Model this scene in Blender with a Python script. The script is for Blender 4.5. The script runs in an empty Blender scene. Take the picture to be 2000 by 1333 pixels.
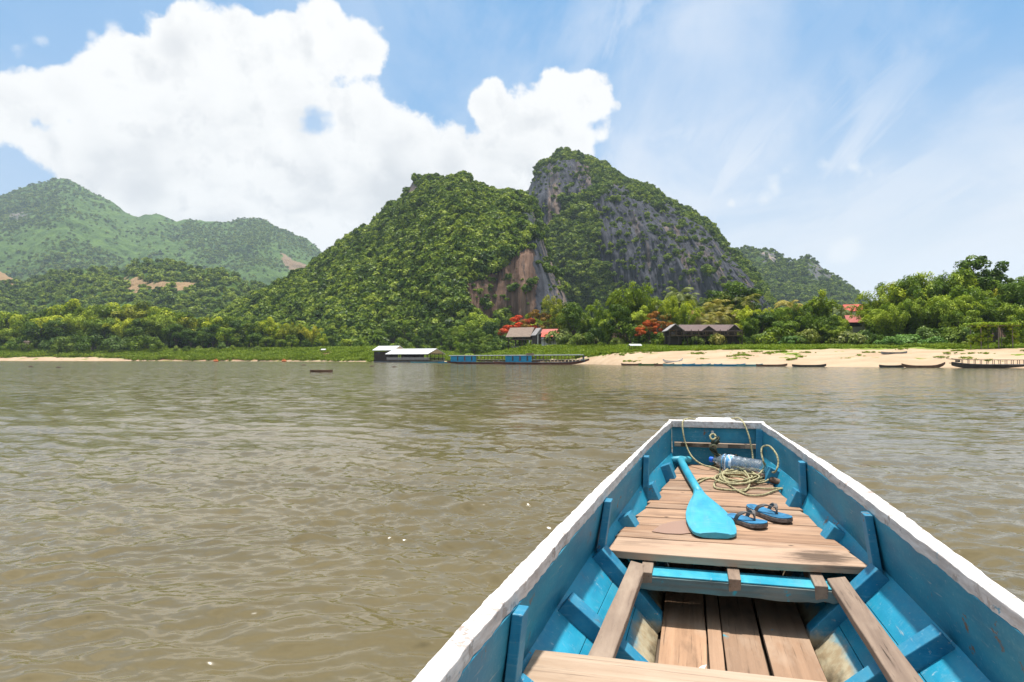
import bpy, math, random
import numpy as np
from mathutils import Vector, Matrix

random.seed(7)
rng = np.random.default_rng(7)
scene = bpy.context.scene
col = scene.collection

# ------------------------------------------------------------------ camera
H = 1.15                      # eye height above the river
HOR = 701.0                   # row of the horizon in the 2000 x 1333 photograph
FPX = 1333.3
PITCH = math.atan((HOR - 666.5) / FPX)
cam_d = bpy.data.cameras.new('camera')
cam_d.lens = 24.0
cam_d.sensor_width = 36.0
cam_d.clip_start = 0.05
cam_d.clip_end = 20000
cam = bpy.data.objects.new('camera', cam_d)
cam.location = (0, 0, H)
cam.rotation_euler = (math.radians(90) + PITCH, 0, 0)
col.objects.link(cam)
scene.camera = cam

# ------------------------------------------------------------------ light
SUN_EL = math.radians(83)
SUN_AZ = math.radians(14)      # clockwise from +Y (the view)
EXPOSURE = 0.66
SKY_STRENGTH = 0.1
HAZE = 0.00010

world = bpy.data.worlds.new('World')
scene.world = world
world.use_nodes = True

def sun_dir():
    return Vector((math.sin(SUN_AZ) * math.cos(SUN_EL), math.cos(SUN_AZ) * math.cos(SUN_EL), math.sin(SUN_EL)))

sun_d = bpy.data.lights.new('sun', 'SUN')
sun_d.energy = 4.4
sun_d.angle = math.radians(2.5)
sun_d.color = (1.0, 0.955, 0.88)
sun = bpy.data.objects.new('sun', sun_d)
sun.rotation_euler = sun_dir().to_track_quat('Z', 'Y').to_euler()
sun.location = (0, 0, 50)
col.objects.link(sun)

vs = scene.view_settings
vs.view_transform = 'Standard'
vs.look = 'None'
vs.gamma = 1.0
vs.exposure = EXPOSURE
vs.use_curve_mapping = False
scene.cycles.max_bounces = 6
scene.cycles.diffuse_bounces = 3
scene.cycles.glossy_bounces = 3
scene.cycles.transparent_max_bounces = 12
scene.cycles.use_denoising = True
scene.cycles.sample_clamp_indirect = 8.0
scene.cycles.sample_clamp_direct = 3.0

# ------------------------------------------------------------------ helpers: photo geometry
def ray(px, py):
    x = (px - 1000) / FPX
    y = (666.5 - py) / FPX
    return np.array([x, math.cos(PITCH) - y * math.sin(PITCH), math.sin(PITCH) + y * math.cos(PITCH)])

def W(px, py, Y):
    """the place seen at (px, py) of the photograph, Y metres ahead"""
    d = ray(px, py)
    return np.array([0, 0, H]) + d * (Y / d[1])

# ------------------------------------------------------------------ helpers: node materials
class NT:
    def __init__(self, tree):
        self.t = tree
        self.n = tree.nodes
        self.l = tree.links
    def node(self, typ, **kw):
        n = self.n.new(typ)
        for k, v in kw.items():
            setattr(n, k, v)
        return n
    def put(self, sock, v):
        if v is None:
            return
        if isinstance(v, bpy.types.NodeSocket):
            self.l.new(v, sock)
        else:
            if hasattr(sock, 'default_value'):
                dv = sock.default_value
                if hasattr(dv, '__len__') and not isinstance(v, (int, float)):
                    v = list(v)
                    if len(dv) == 4 and len(v) == 3:
                        v = v + [1.0]
                    sock.default_value = v
                elif hasattr(dv, '__len__'):
                    sock.default_value = [v] * len(dv)
                else:
                    sock.default_value = v
    def math(self, op, a, b=None, c=None, clamp=False):
        n = self.node('ShaderNodeMath', operation=op, use_clamp=clamp)
        self.put(n.inputs[0], a); self.put(n.inputs[1], b); self.put(n.inputs[2], c)
        return n.outputs[0]
    def vmath(self, op, a, b=None, scale=None):
        n = self.node('ShaderNodeVectorMath', operation=op)
        self.put(n.inputs[0], a)
        if b is not None: self.put(n.inputs[1], b)
        if scale is not None: self.put(n.inputs['Scale'], scale)
        return n.outputs['Value'] if op in ('DISTANCE', 'LENGTH', 'DOT_PRODUCT') else n.outputs[0]
    def noise(self, vec, scale=5.0, detail=4.0, rough=0.5, dist=0.0, color=False, lac=2.0):
        n = self.node('ShaderNodeTexNoise')
        if vec is not None: self.put(n.inputs['Vector'], vec)
        n.inputs['Scale'].default_value = scale
        n.inputs['Detail'].default_value = detail
        n.inputs['Roughness'].default_value = rough
        n.inputs['Distortion'].default_value = dist
        n.inputs['Lacunarity'].default_value = lac
        return n.outputs['Color'] if color else n.outputs['Fac']
    def voronoi(self, vec, scale=5.0, feature='F1', out='Distance', smooth=None):
        n = self.node('ShaderNodeTexVoronoi', feature=feature)
        self.put(n.inputs['Vector'], vec)
        n.inputs['Scale'].default_value = scale
        if smooth is not None: n.inputs['Smoothness'].default_value = smooth
        return n.outputs[out]
    def mapr(self, v, a, b, c=0.0, d=1.0, smooth=False):
        n = self.node('ShaderNodeMapRange')
        if smooth: n.interpolation_type = 'SMOOTHSTEP'
        n.clamp = True
        self.put(n.inputs[0], v)
        for i, x in enumerate((a, b, c, d)):
            self.put(n.inputs[i + 1], x)
        return n.outputs[0]
    def mix(self, f, a, b, mode='MIX'):
        n = self.node('ShaderNodeMix', data_type='RGBA', blend_type=mode)
        self.put(n.inputs[0], f); self.put(n.inputs[6], a); self.put(n.inputs[7], b)
        return n.outputs[2]
    def mapping(self, vec, scale=(1, 1, 1), loc=(0, 0, 0), rot=(0, 0, 0)):
        n = self.node('ShaderNodeMapping')
        self.put(n.inputs['Vector'], vec)
        n.inputs['Location'].default_value = loc
        n.inputs['Rotation'].default_value = rot
        n.inputs['Scale'].default_value = scale
        return n.outputs[0]
    def ramp(self, f, stops, interp='LINEAR'):
        n = self.node('ShaderNodeValToRGB')
        n.color_ramp.interpolation = interp
        e = n.color_ramp.elements
        while len(e) < len(stops):
            e.new(0.5)
        for i, (p, c) in enumerate(stops):
            e[i].position = p
            e[i].color = tuple(c) + (1.0,)
        self.put(n.inputs[0], f)
        return n.outputs[0]
    def bump(self, h, strength=0.3, dist=0.01, normal=None):
        n = self.node('ShaderNodeBump')
        n.inputs['Strength'].default_value = strength
        n.inputs['Distance'].default_value = dist
        self.put(n.inputs['Height'], h)
        if normal is not None: self.put(n.inputs['Normal'], normal)
        return n.outputs[0]
    def attr(self, name, out='Fac'):
        n = self.node('ShaderNodeAttribute', attribute_name=name)
        return n.outputs[out]

def new_mat(name):
    m = bpy.data.materials.new(name)
    m.use_nodes = True
    t = NT(m.node_tree)
    t.n.clear()
    out = t.node('ShaderNodeOutputMaterial')
    t.out = out
    return m, t

def principled(t, color, rough=0.6, normal=None, spec=0.5, metallic=0.0):
    p = t.node('ShaderNodeBsdfPrincipled')
    t.put(p.inputs['Base Color'], color)
    t.put(p.inputs['Roughness'], rough)
    t.put(p.inputs['Metallic'], metallic)
    p.inputs['Specular IOR Level'].default_value = spec
    if normal is not None: t.put(p.inputs['Normal'], normal)
    t.l.new(p.outputs[0], t.out.inputs[0])
    return p

# ------------------------------------------------------------------ the sky
w = NT(world.node_tree)
w.n.clear()
wout = w.node('ShaderNodeOutputWorld')
bg = w.node('ShaderNodeBackground')
bg.inputs[1].default_value = SKY_STRENGTH
w.l.new(bg.outputs[0], wout.inputs[0])
sky = w.node('ShaderNodeTexSky')
sky.sky_type = 'NISHITA'
sky.sun_disc = False
sky.sun_elevation = SUN_EL
sky.sun_rotation = SUN_AZ
sky.air_density = 1.0
sky.dust_density = 1.0
sky.ozone_density = 2.0
gen = w.node('ShaderNodeTexCoord').outputs['Generated']
sep = w.node('ShaderNodeSeparateXYZ')
w.l.new(gen, sep.inputs[0])
zc = w.math('MAXIMUM', sep.outputs[2], 0.0)
# thin high veil, stretched over a flat layer
den = w.math('ADD', zc, 0.22)
comb = w.node('ShaderNodeCombineXYZ')
w.l.new(w.math('DIVIDE', sep.outputs[0], den), comb.inputs[0])
w.l.new(w.math('DIVIDE', sep.outputs[1], den), comb.inputs[1])
flat = comb.outputs[0]
c1 = w.noise(w.mapping(flat, scale=(1.0, 0.55, 1), rot=(0, 0, 0.5)), 1.6, 9, 0.58, 0.5)
c2 = w.noise(w.mapping(flat, scale=(1, 1, 1), loc=(4, 2, 0)), 0.8, 4, 0.5)
veil = w.math('MULTIPLY', w.mapr(c1, 0.40, 0.60, 0, 1, True), w.mapr(c2, 0.36, 0.58, 0.35, 1.0))
side = w.mapr(sep.outputs[0], -0.35, 0.45, 0.25, 1.0)
c3 = w.noise(w.mapping(flat, scale=(2.6, 0.5, 1), rot=(0, 0, 0.75), loc=(1, 5, 0)), 1.9, 8, 0.62, 0.7)
veil = w.math('MAXIMUM', veil, w.math('MULTIPLY', w.mapr(c3, 0.46, 0.62, 0, 0.9, True), w.mapr(c2, 0.40, 0.62, 0.2, 1.0)))
veil = w.math('MULTIPLY', w.math('MULTIPLY', veil, side), 0.9)
haze_f = w.math('MULTIPLY', w.mapr(zc, 0.02, 0.42, 1, 0, True), w.mapr(sep.outputs[0], -0.5, 0.45, 0.5, 1.1), clamp=True)
base = w.mix(0.7, sky.outputs[0], (0.75, 2.70, 5.25))
base = w.mix(w.math('MULTIPLY', haze_f, 0.92), base, (5.9, 6.0, 6.15))
base = w.mix(veil, base, (5.7, 5.9, 6.3))
# the cumulus bank: lumps given by their directions in the sky
warp = w.noise(gen, 9.0, 6, 0.55, color=True)
wd = w.vmath('ADD', gen, w.vmath('SCALE', w.vmath('SUBTRACT', warp, (0.5, 0.5, 0.5)), scale=0.055))
puffs = [(-130, 200, 120), (-40, 205, 85), (20, 205, 72), (75, 200, 72), (60, 245, 50), (110, 235, 60), (130, 185, 80), (205, 140, 95), (250, 110, 80), (345, 95, 95), (400, 100, 90), (470, 95, 85), (520, 110, 80),
         (600, 75, 85), (655, 100, 75), (705, 100, 62), (300, 240, 135), (450, 260, 150), (590, 215, 110), (690, 230, 95),
         (200, 330, 110), (130, 300, 70), (300, 370, 140), (420, 400, 150), (600, 400, 160), (780, 390, 160), (790, 270, 80), (870, 320, 105),
         (965, 235, 75), (1040, 225, 85), (1100, 200, 72), (1145, 188, 58), (1165, 205, 45), (1110, 265, 70), (1000, 340, 140), (1050, 340, 90),
         (700, 500, 160), (900, 470, 160), (520, 480, 130), (680, 330, 90), (530, 330, 110)]
field = None
def ang(px, py, r):
    d = ray(px, py)
    n = np.linalg.norm(d)
    return d / n, r / FPX / n ** 1.5
for (px, py, r) in puffs:
    c, rho = ang(px, py, r)
    d = w.vmath('DISTANCE', wd, tuple(c))
    v = w.math('MULTIPLY_ADD', d, -1.0 / rho, 1.0)
    v = w.math('MULTIPLY', v, rho / 0.09)
    field = v if field is None else w.math('SMOOTH_MAX', field, v, 0.25)
edge_n = w.noise(gen, 14.0, 9, 0.56)
bil = w.voronoi(w.vmath('ADD', gen, w.vmath('SCALE', warp, scale=0.05)), 26.0, 'SMOOTH_F1', 'Distance', 0.6)
cf = w.math('ADD', field, w.math('MULTIPLY', w.math('SUBTRACT', edge_n, 0.5), 1.05))
cf = w.math('ADD', cf, w.math('MULTIPLY', w.math('SUBTRACT', 0.42, bil), 0.35))
hc, hr = ang(606, 240, 26)
hole = w.mapr(w.math('ADD', w.vmath('DISTANCE', wd, tuple(hc)), w.math('MULTIPLY', w.math('SUBTRACT', edge_n, 0.5), 0.11)), hr * 0.25, hr * 1.5, 1.0, 0.0, True)
bank = w.math('MULTIPLY', w.mapr(cf, 0.03, 0.17, 0, 1, True), w.math('SUBTRACT', 1.0, w.math('MULTIPLY', hole, 0.9)))
# fair-weather clouds over the rest of the sky
gcl = w.noise(w.mapping(flat, loc=(3, 7, 0)), 1.5, 9, 0.55, 0.3)
away = w.math('MAXIMUM', w.mapr(sep.outputs[1], 0.15, 0.5, 1.0, 0.0), w.mapr(sep.outputs[2], 0.50, 0.62, 0.0, 1.0, True))
gmask = w.math('MULTIPLY', w.mapr(gcl, 0.44, 0.56, 0, 1, True), away)
# small loose puffs on the right
small = None
for (px, py, r) in [(1515, 368, 26), (1540, 350, 17), (1598, 334, 20), (1665, 332, 21), (1695, 342, 15), (1438, 382, 12), (1640, 490, 30), (1500, 385, 20), (30, 90, 26), (60, 75, 18), (210, 60, 30), (160, 70, 22)]:
    c, rho = ang(px, py, r)
    v = w.math('MULTIPLY_ADD', w.vmath('DISTANCE', wd, tuple(c)), -1.0 / rho, 1.0)
    small = v if small is None else w.math('MAXIMUM', small, v)
smallm = w.math('MULTIPLY', w.mapr(w.math('ADD', small, w.math('MULTIPLY', w.math('SUBTRACT', edge_n, 0.5), 3.0)), -0.1, 1.0, 0, 1, True), 0.6)
smallm = w.math('MULTIPLY', smallm, w.mapr(small, -0.9, 0.2))
shade_n = w.noise(w.mapping(gen, scale=(1, 1, 1.7), loc=(1.3, 0, 0)), 5.5, 6, 0.55, 0.2)
shade = w.math('MULTIPLY', w.mapr(shade_n, 0.42, 0.62, 0, 1, True), w.mapr(cf, 0.25, 0.9, 0.0, 1.0))
rel_a = w.noise(w.vmath('ADD', gen, w.vmath('SCALE', warp, scale=0.03)), 7.0, 7, 0.6)
rel_b = w.noise(w.vmath('ADD', w.vmath('ADD', gen, w.vmath('SCALE', warp, scale=0.03)), (0.012, 0.0, 0.022)), 7.0, 7, 0.6)
relief = w.mapr(w.math('SUBTRACT', rel_b, rel_a), 0.0, 0.11, 0, 0.7)
shade = w.math('MAXIMUM', shade, w.math('MULTIPLY', relief, w.mapr(cf, 0.05, 0.5, 0.25, 1.0)))
ccol = w.mix(shade, (6.55, 6.5, 6.4), (4.7, 4.8, 4.95))
res = w.mix(smallm, base, (6.5, 6.5, 6.5))
res = w.mix(bank, res, ccol)
res = w.mix(gmask, res, (7.4, 7.3, 7.1))
w.l.new(res, bg.inputs[0])

# ------------------------------------------------------------------ numpy noise
_perm = np.concatenate([rng.permutation(256)] * 2).astype(np.int64)
_g = rng.normal(size=(256, 3)); _g /= np.linalg.norm(_g, axis=1)[:, None]
def pn(P):
    P = np.asarray(P, float)
    I = np.floor(P).astype(np.int64)
    f = P - I
    I &= 255
    u = f * f * f * (f * (f * 6 - 15) + 10)
    r = 0
    for dx in (0, 1):
        for dy in (0, 1):
            for dz in (0, 1):
                h = _perm[_perm[_perm[(I[..., 0] + dx) & 255] + ((I[..., 1] + dy) & 255)] + ((I[..., 2] + dz) & 255)]
                g = _g[h]
                d = g[..., 0] * (f[..., 0] - dx) + g[..., 1] * (f[..., 1] - dy) + g[..., 2] * (f[..., 2] - dz)
                wx = u[..., 0] if dx else 1 - u[..., 0]
                wy = u[..., 1] if dy else 1 - u[..., 1]
                wz = u[..., 2] if dz else 1 - u[..., 2]
                r = r + d * wx * wy * wz
    return r * 1.6
def fbm(P, octaves=5, gain=0.5, ridged=False):
    P = np.asarray(P, float)
    s, a, tot = 0, 1.0, 0
    for i in range(octaves):
        n = pn(P * 2 ** i + 17.3 * i)
        if ridged: n = 1 - 2 * np.abs(n)
        s = s + a * n
        tot += a
        a *= gain
    return s / tot

# ------------------------------------------------------------------ helpers: objects
def mesh_np(name, V, F, mat=None, attrs=None, smooth=False):
    V = np.asarray(V, np.float32); F = np.asarray(F, np.int32)
    me = bpy.data.meshes.new(name)
    me.vertices.add(len(V)); me.vertices.foreach_set('co', V.ravel())
    k = F.shape[1]
    me.loops.add(F.size); me.loops.foreach_set('vertex_index', F.ravel())
    me.polygons.add(len(F))
    me.polygons.foreach_set('loop_start', np.arange(0, F.size, k, dtype=np.int32))
    me.polygons.foreach_set('use_smooth', np.full(len(F), smooth, dtype=bool))
    me.update(calc_edges=True)
    for an, (dom, data) in (attrs or {}).items():
        a = me.attributes.new(an, 'FLOAT', dom)
        a.data.foreach_set('value', np.asarray(data, np.float32).ravel())
    if mat: me.materials.append(mat)
    return me

def link(name, me, parent=None):
    o = bpy.data.objects.new(name, me)
    col.objects.link(o)
    if parent: o.parent = parent
    return o

def tag(o, label=None, cat=None, group=None, kind=None):
    if label: o['label'] = label
    if cat: o['category'] = cat
    if group: o['group'] = group
    if kind: o['kind'] = kind
    return o

def empty(name, loc, rz=0.0):
    o = bpy.data.objects.new(name, None)
    o.location = tuple(float(a) for a in loc)
    o.rotation_euler = (0, 0, rz)
    o.empty_display_size = 0.3
    col.objects.link(o)
    return o

class MB:
    def __init__(s):
        s.V = []; s.F = []
    def add(s, verts, faces):
        b = len(s.V)
        s.V += [tuple(float(x) for x in v) for v in verts]
        s.F += [tuple(b + i for i in f) for f in faces]
        return s
    def hexa(s, p):   # 8 corners: 0-3 one end, 4-7 the other
        return s.add(p, [(0, 1, 2, 3), (7, 6, 5, 4), (0, 4, 5, 1), (1, 5, 6, 2), (2, 6, 7, 3), (3, 7, 4, 0)])
    def box(s, c, d, rz=0.0):
        x, y, z = [k / 2 for k in d]
        p = [(-x, -y, -z), (x, -y, -z), (x, -y, z), (-x, -y, z), (-x, y, -z), (x, y, -z), (x, y, z), (-x, y, z)]
        cs, sn = math.cos(rz), math.sin(rz)
        return s.hexa([(c[0] + a * cs - b * sn, c[1] + a * sn + b * cs, c[2] + e) for a, b, e in p])
    def beam(s, a, b, wdt, hgt, up=(0, 0, 1), end=1.0):
        a = Vector(a); b = Vector(b); d = (b - a).normalized(); up = Vector(up)
        sd = d.cross(up).normalized(); u2 = sd.cross(d).normalized()
        def ring(c, k):
            return [c + sd * (sx * wdt / 2 * k) + u2 * (sz * hgt / 2 * k) for sx, sz in ((-1, -1), (1, -1), (1, 1), (-1, 1))]
        return s.hexa(ring(a, 1) + ring(b, end))
    def tube(s, pts, r, n=8, cap=True):
        pts = [Vector(p) for p in pts]
        m = len(pts)
        rs = r if hasattr(r, '__len__') else [r] * m
        T = [(pts[min(i + 1, m - 1)] - pts[max(i - 1, 0)]).normalized() for i in range(m)]
        up = Vector((0, 0, 1)) if abs(T[0].z) < 0.9 else Vector((1, 0, 0))
        nrm = (up - T[0] * up.dot(T[0])).normalized()
        V = []
        for i in range(m):
            nrm = (nrm - T[i] * nrm.dot(T[i])).normalized()
            bn = T[i].cross(nrm)
            for k in range(n):
                a = 2 * math.pi * k / n
                V.append(pts[i] + (nrm * math.cos(a) + bn * math.sin(a)) * rs[i])
        F = [(i * n + k, i * n + (k + 1) % n, (i + 1) * n + (k + 1) % n, (i + 1) * n + k) for i in range(m - 1) for k in range(n)]
        if cap: F += [tuple(range(n - 1, -1, -1)), tuple((m - 1) * n + k for k in range(n))]
        return s.add(V, F)
    def loft(s, secs, closed=True, cap=True):   # secs: list of rings of 3D points
        n = len(secs[0]); m = len(secs)
        V = [p for r in secs for p in r]
        kk = n if closed else n - 1
        F = [(i * n + k, i * n + (k + 1) % n, (i + 1) * n + (k + 1) % n, (i + 1) * n + k) for i in range(m - 1) for k in range(kk)]
        if cap and closed: F += [tuple(range(n - 1, -1, -1)), tuple((m - 1) * n + k for k in range(n))]
        return s.add(V, F)
    def gable(s, cx, cy, z0, lx, ly, h, t=0.12, over=0.0):
        """two roof slabs, the ridge along x"""
        for sg in (-1, 1):
            y0 = cy; y1 = cy + sg * (ly / 2 + over)
            zt = z0 + h; zb = z0 - over * h / (ly / 2)
            x0, x1 = cx - lx / 2, cx + lx / 2
            s.hexa([(x0, y0, zt - t), (x0, y1, zb - t), (x0, y1, zb), (x0, y0, zt),
                    (x1, y0, zt - t), (x1, y1, zb - t), (x1, y1, zb), (x1, y0, zt)])
        return s
    def tri_prism(s, x0, x1, cy, ly, z0, h):
        return s.add([(x0, cy - ly / 2, z0), (x0, cy + ly / 2, z0), (x0, cy, z0 + h), (x1, cy - ly / 2, z0), (x1, cy + ly / 2, z0), (x1, cy, z0 + h)],
                     [(0, 2, 1), (3, 4, 5), (0, 1, 4, 3), (1, 2, 5, 4), (2, 0, 3, 5)])
    def mesh(s, name, mat, smooth=False):
        me = bpy.data.meshes.new(name)
        me.from_pydata(s.V, [], s.F)
        me.materials.append(mat)
        bm_fix(me)
        if smooth:
            me.polygons.foreach_set('use_smooth', np.ones(len(me.polygons), dtype=bool))
        me.update()
        return me
    def build(s, name, mat, parent=None, bevel=0.0, smooth=False, label=None):
        o = link(name, s.mesh(name, mat, smooth), parent)
        if bevel:
            b = o.modifiers.new('bevel', 'BEVEL')
            b.width = bevel; b.segments = 2; b.limit_method = 'ANGLE'; b.angle_limit = math.radians(35)
        if label: o['label'] = label
        return o

import bmesh
def bm_fix(me):
    bm = bmesh.new(); bm.from_mesh(me)
    bmesh.ops.recalc_face_normals(bm, faces=bm.faces)
    bm.to_mesh(me); bm.free()

def catmull(P, per=8):
    P = [np.array(p, float) for p in P]
    P = [2 * P[0] - P[1]] + P + [2 * P[-1] - P[-2]]
    out = []
    for i in range(1, len(P) - 2):
        p0, p1, p2, p3 = P[i - 1:i + 3]
        for k in range(per):
            t = k / per
            out.append(0.5 * ((2 * p1) + (-p0 + p2) * t + (2 * p0 - 5 * p1 + 4 * p2 - p3) * t * t + (-p0 + 3 * p1 - 3 * p2 + p3) * t ** 3))
    out.append(P[-2])
    return out

# ------------------------------------------------------------------ materials
def objcoord(t, jitter=True):
    c = t.node('ShaderNodeTexCoord').outputs['Object']
    if jitter:
        r = t.node('ShaderNodeObjectInfo').outputs['Random']
        c = t.vmath('ADD', c, t.vmath('SCALE', (13.1, 7.7, 3.3), scale=r))
    return c

def paint_blue(name, deep=(0.003, 0.145, 0.245), pale=(0.03, 0.25, 0.36), dirt=0.0, wear=0.5, rough=0.45):
    m, t = new_mat(name)
    raw = t.node('ShaderNodeTexCoord').outputs['Object']
    c = objcoord(t)
    n1 = t.noise(t.mapping(c, scale=(6, 2.2, 6)), 1.6, 6, 0.6)
    colr = t.mix(t.mapr(n1, 0.3, 0.72), deep, pale)
    n2 = t.noise(t.mapping(c, scale=(3, 26, 26)), 3.0, 5, 0.6)
    colr = t.mix(t.math('MULTIPLY', t.mapr(n2, 0.56, 0.7), 0.25), colr, (0.22, 0.40, 0.46))
    # scuffs running along the boards
    n3 = t.noise(t.mapping(c, scale=(70, 5, 70)), 1.0, 6, 0.62, 0.4)
    n4 = t.noise(c, 3.1, 3, 0.5)
    sc = t.math('MULTIPLY', t.mapr(n3, 0.63, 0.68), t.mapr(n4, 0.48, 0.6))
    colr = t.mix(t.math('MULTIPLY', t.mapr(t.noise(t.mapping(c, scale=(14, 3, 14)), 1.0, 7, 0.7), 0.48, 0.64), 0.3), colr, (0.11, 0.28, 0.34))
    colr = t.mix(t.math('MULTIPLY', sc, 0.7 * wear + 0.3), colr, (0.42, 0.40, 0.36))
    # chips down to the wood
    n5 = t.noise(c, 17, 8, 0.66, 0.3)
    ch = t.math('MULTIPLY', t.mapr(n5, 0.655 - 0.05 * wear, 0.675 - 0.05 * wear), t.mapr(t.noise(c, 2.3, 3, 0.5), 0.5, 0.58))
    colr = t.mix(ch, colr, (0.16, 0.09, 0.05))
    n6 = t.noise(c, 42, 5, 0.6)
    colr = t.mix(t.math('MULTIPLY', t.mapr(n6, 0.66, 0.72), 0.5 * wear), colr, (0.55, 0.6, 0.6))
    if dirt:
        s = t.node('ShaderNodeSeparateXYZ'); t.l.new(raw, s.inputs[0])
        zz = t.math('ADD', s.outputs[2], t.math('MULTIPLY', t.math('SUBTRACT', t.noise(t.mapping(raw, scale=(1, 0.5, 1)), 7, 6, 0.62), 0.5), 0.16))
        low = t.mapr(zz, dirt, dirt + 0.045, 1, 0, True)
        colr = t.mix(low, colr, t.mix(t.mapr(t.noise(raw, 22, 5, 0.6), 0.4, 0.6), (0.33, 0.25, 0.15), (0.42, 0.36, 0.24)))
        low2 = t.mapr(zz, dirt - 0.05, dirt - 0.005, 1, 0, True)
        colr = t.mix(low2, colr, t.mix(t.mapr(t.noise(raw, 30, 5, 0.6), 0.4, 0.6), (0.035, 0.026, 0.014), (0.11, 0.085, 0.045)))
    h = t.math('ADD', t.math('MULTIPLY', n3, 0.6), t.math('MULTIPLY', n5, 0.5))
    nrm = t.bump(h, 0.35, 0.004)
    principled(t, colr, t.mapr(n1, 0.3, 0.7, rough, rough + 0.2), nrm, 0.4)
    return m

def wood(name, axis='x', a=(0.43, 0.265, 0.165), b=(0.22, 0.13, 0.082), dark=(0.05, 0.033, 0.022), blue=0.0, rough=0.8):
    m, t = new_mat(name)
    c = objcoord(t)
    s1 = (1.2, 26, 26) if axis == 'x' else (26, 1.2, 26)
    s2 = (2.5, 90, 90) if axis == 'x' else (90, 2.5, 90)
    s3 = (3, 9, 9) if axis == 'x' else (9, 3, 9)
    g1 = t.noise(t.mapping(c, scale=s1), 1.0, 7, 0.6, 0.6)
    g2 = t.noise(t.mapping(c, scale=s2), 1.0, 5, 0.6, 0.2)
    g3 = t.noise(t.mapping(c, scale=s3), 1.0, 5, 0.6)
    colr = t.mix(t.mapr(g1, 0.32, 0.7), a, b)
    r = t.node('ShaderNodeObjectInfo').outputs['Random']
    colr = t.mix(1.0, colr, t.ramp(t.math('FRACT', t.math('MULTIPLY', r, 7.31)), [(0, (.72, .70, .68)), (.5, (1, 1, 1)), (1, (1.12, 1.08, 1.04))]), 'MULTIPLY')
    colr = t.mix(t.mapr(r, 0, 1, 0.0, 0.35), colr, (0.27, 0.205, 0.155))
    colr = t.mix(t.math('MULTIPLY', t.mapr(g3, 0.5, 0.75), 0.45), colr, (0.47, 0.37, 0.28))
    colr = t.mix(t.math('MULTIPLY', t.mapr(g3, 0.44, 0.28), 0.5), colr, dark)
    colr = t.mix(t.math('MULTIPLY', t.mapr(g2, 0.6, 0.7), 0.6), colr, dark)
    crack = t.math('MULTIPLY', t.mapr(g1, 0.705, 0.73), t.mapr(g2, 0.4, 0.6))
    colr = t.mix(crack, colr, (0.02, 0.014, 0.01))
    kn = t.voronoi(t.mapping(c, scale=(5, 11, 11) if axis == 'x' else (11, 5, 11)), 1.0, 'F1')
    colr = t.mix(t.mapr(kn, 0.075, 0.03), colr, (0.035, 0.022, 0.015))
    if blue:
        bn = t.noise(c, 7, 6, 0.7)
        colr = t.mix(t.math('MULTIPLY', t.mapr(bn, 0.67 - blue * 0.2, 0.70 - blue * 0.2), 0.85), colr, (0.03, 0.28, 0.36))
    h = t.math('ADD', t.math('MULTIPLY', g1, 0.6), t.math('ADD', t.math('MULTIPLY', g2, 0.7), t.math('MULTIPLY', crack, -1.5)))
    principled(t, colr, rough, t.bump(h, 0.6, 0.005), 0.3)
    return m

def white_paint(name):
    m, t = new_mat(name)
    c = objcoord(t)
    n1 = t.noise(t.mapping(c, scale=(30, 3, 30)), 1.2, 6, 0.62, 0.3)
    n2 = t.noise(c, 26, 7, 0.66)
    colr = t.mix(t.mapr(n1, 0.35, 0.75), (0.76, 0.74, 0.72), (0.58, 0.52, 0.49))
    ch = t.math('MULTIPLY', t.mapr(n2, 0.57, 0.62), t.mapr(t.noise(c, 3.3, 3, 0.5), 0.42, 0.56))
    colr = t.mix(t.math('MULTIPLY', ch, 0.8), colr, (0.30, 0.21, 0.16))
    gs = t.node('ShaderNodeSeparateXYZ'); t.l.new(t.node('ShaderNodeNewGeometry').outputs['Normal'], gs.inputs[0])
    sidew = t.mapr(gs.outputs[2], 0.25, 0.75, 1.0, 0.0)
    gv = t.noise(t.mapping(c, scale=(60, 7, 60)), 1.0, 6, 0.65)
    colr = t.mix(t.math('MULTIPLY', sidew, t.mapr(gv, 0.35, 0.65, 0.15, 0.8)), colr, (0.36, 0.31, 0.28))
    bl = t.math('MULTIPLY', t.mapr(t.noise(c, 11, 6, 0.7), 0.655, 0.675), 0.8)
    colr = t.mix(bl, colr, (0.05, 0.27, 0.4))
    g = t.noise(t.mapping(c, scale=(80, 5, 80)), 1.0, 4, 0.6)
    colr = t.mix(t.math('MULTIPLY', t.mapr(g, 0.6, 0.68), 0.3), colr, (0.36, 0.29, 0.25))
    h = t.math('ADD', t.math('MULTIPLY', n1, 0.5), t.math('SUBTRACT', t.math('MULTIPLY', g, 0.7), ch))
    principled(t, colr, 0.55, t.bump(h, 0.6, 0.006), 0.35)
    return m

def plain(name, color, rough=0.6, var=0.15, scale=6.0, spec=0.4, bump=0.1, metallic=0.0):
    m, t = new_mat(name)
    c = t.node('ShaderNodeTexCoord').outputs['Object']
    n = t.noise(c, scale, 5, 0.6)
    dk = tuple(x * (1 - var * 1.6) for x in color)
    lt = tuple(min(1, x * (1 + var)) for x in color)
    colr = t.mix(t.mapr(n, 0.3, 0.7), dk, lt)
    principled(t, colr, rough, t.bump(n, bump, 0.02) if bump else None, spec, metallic)
    return m

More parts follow.
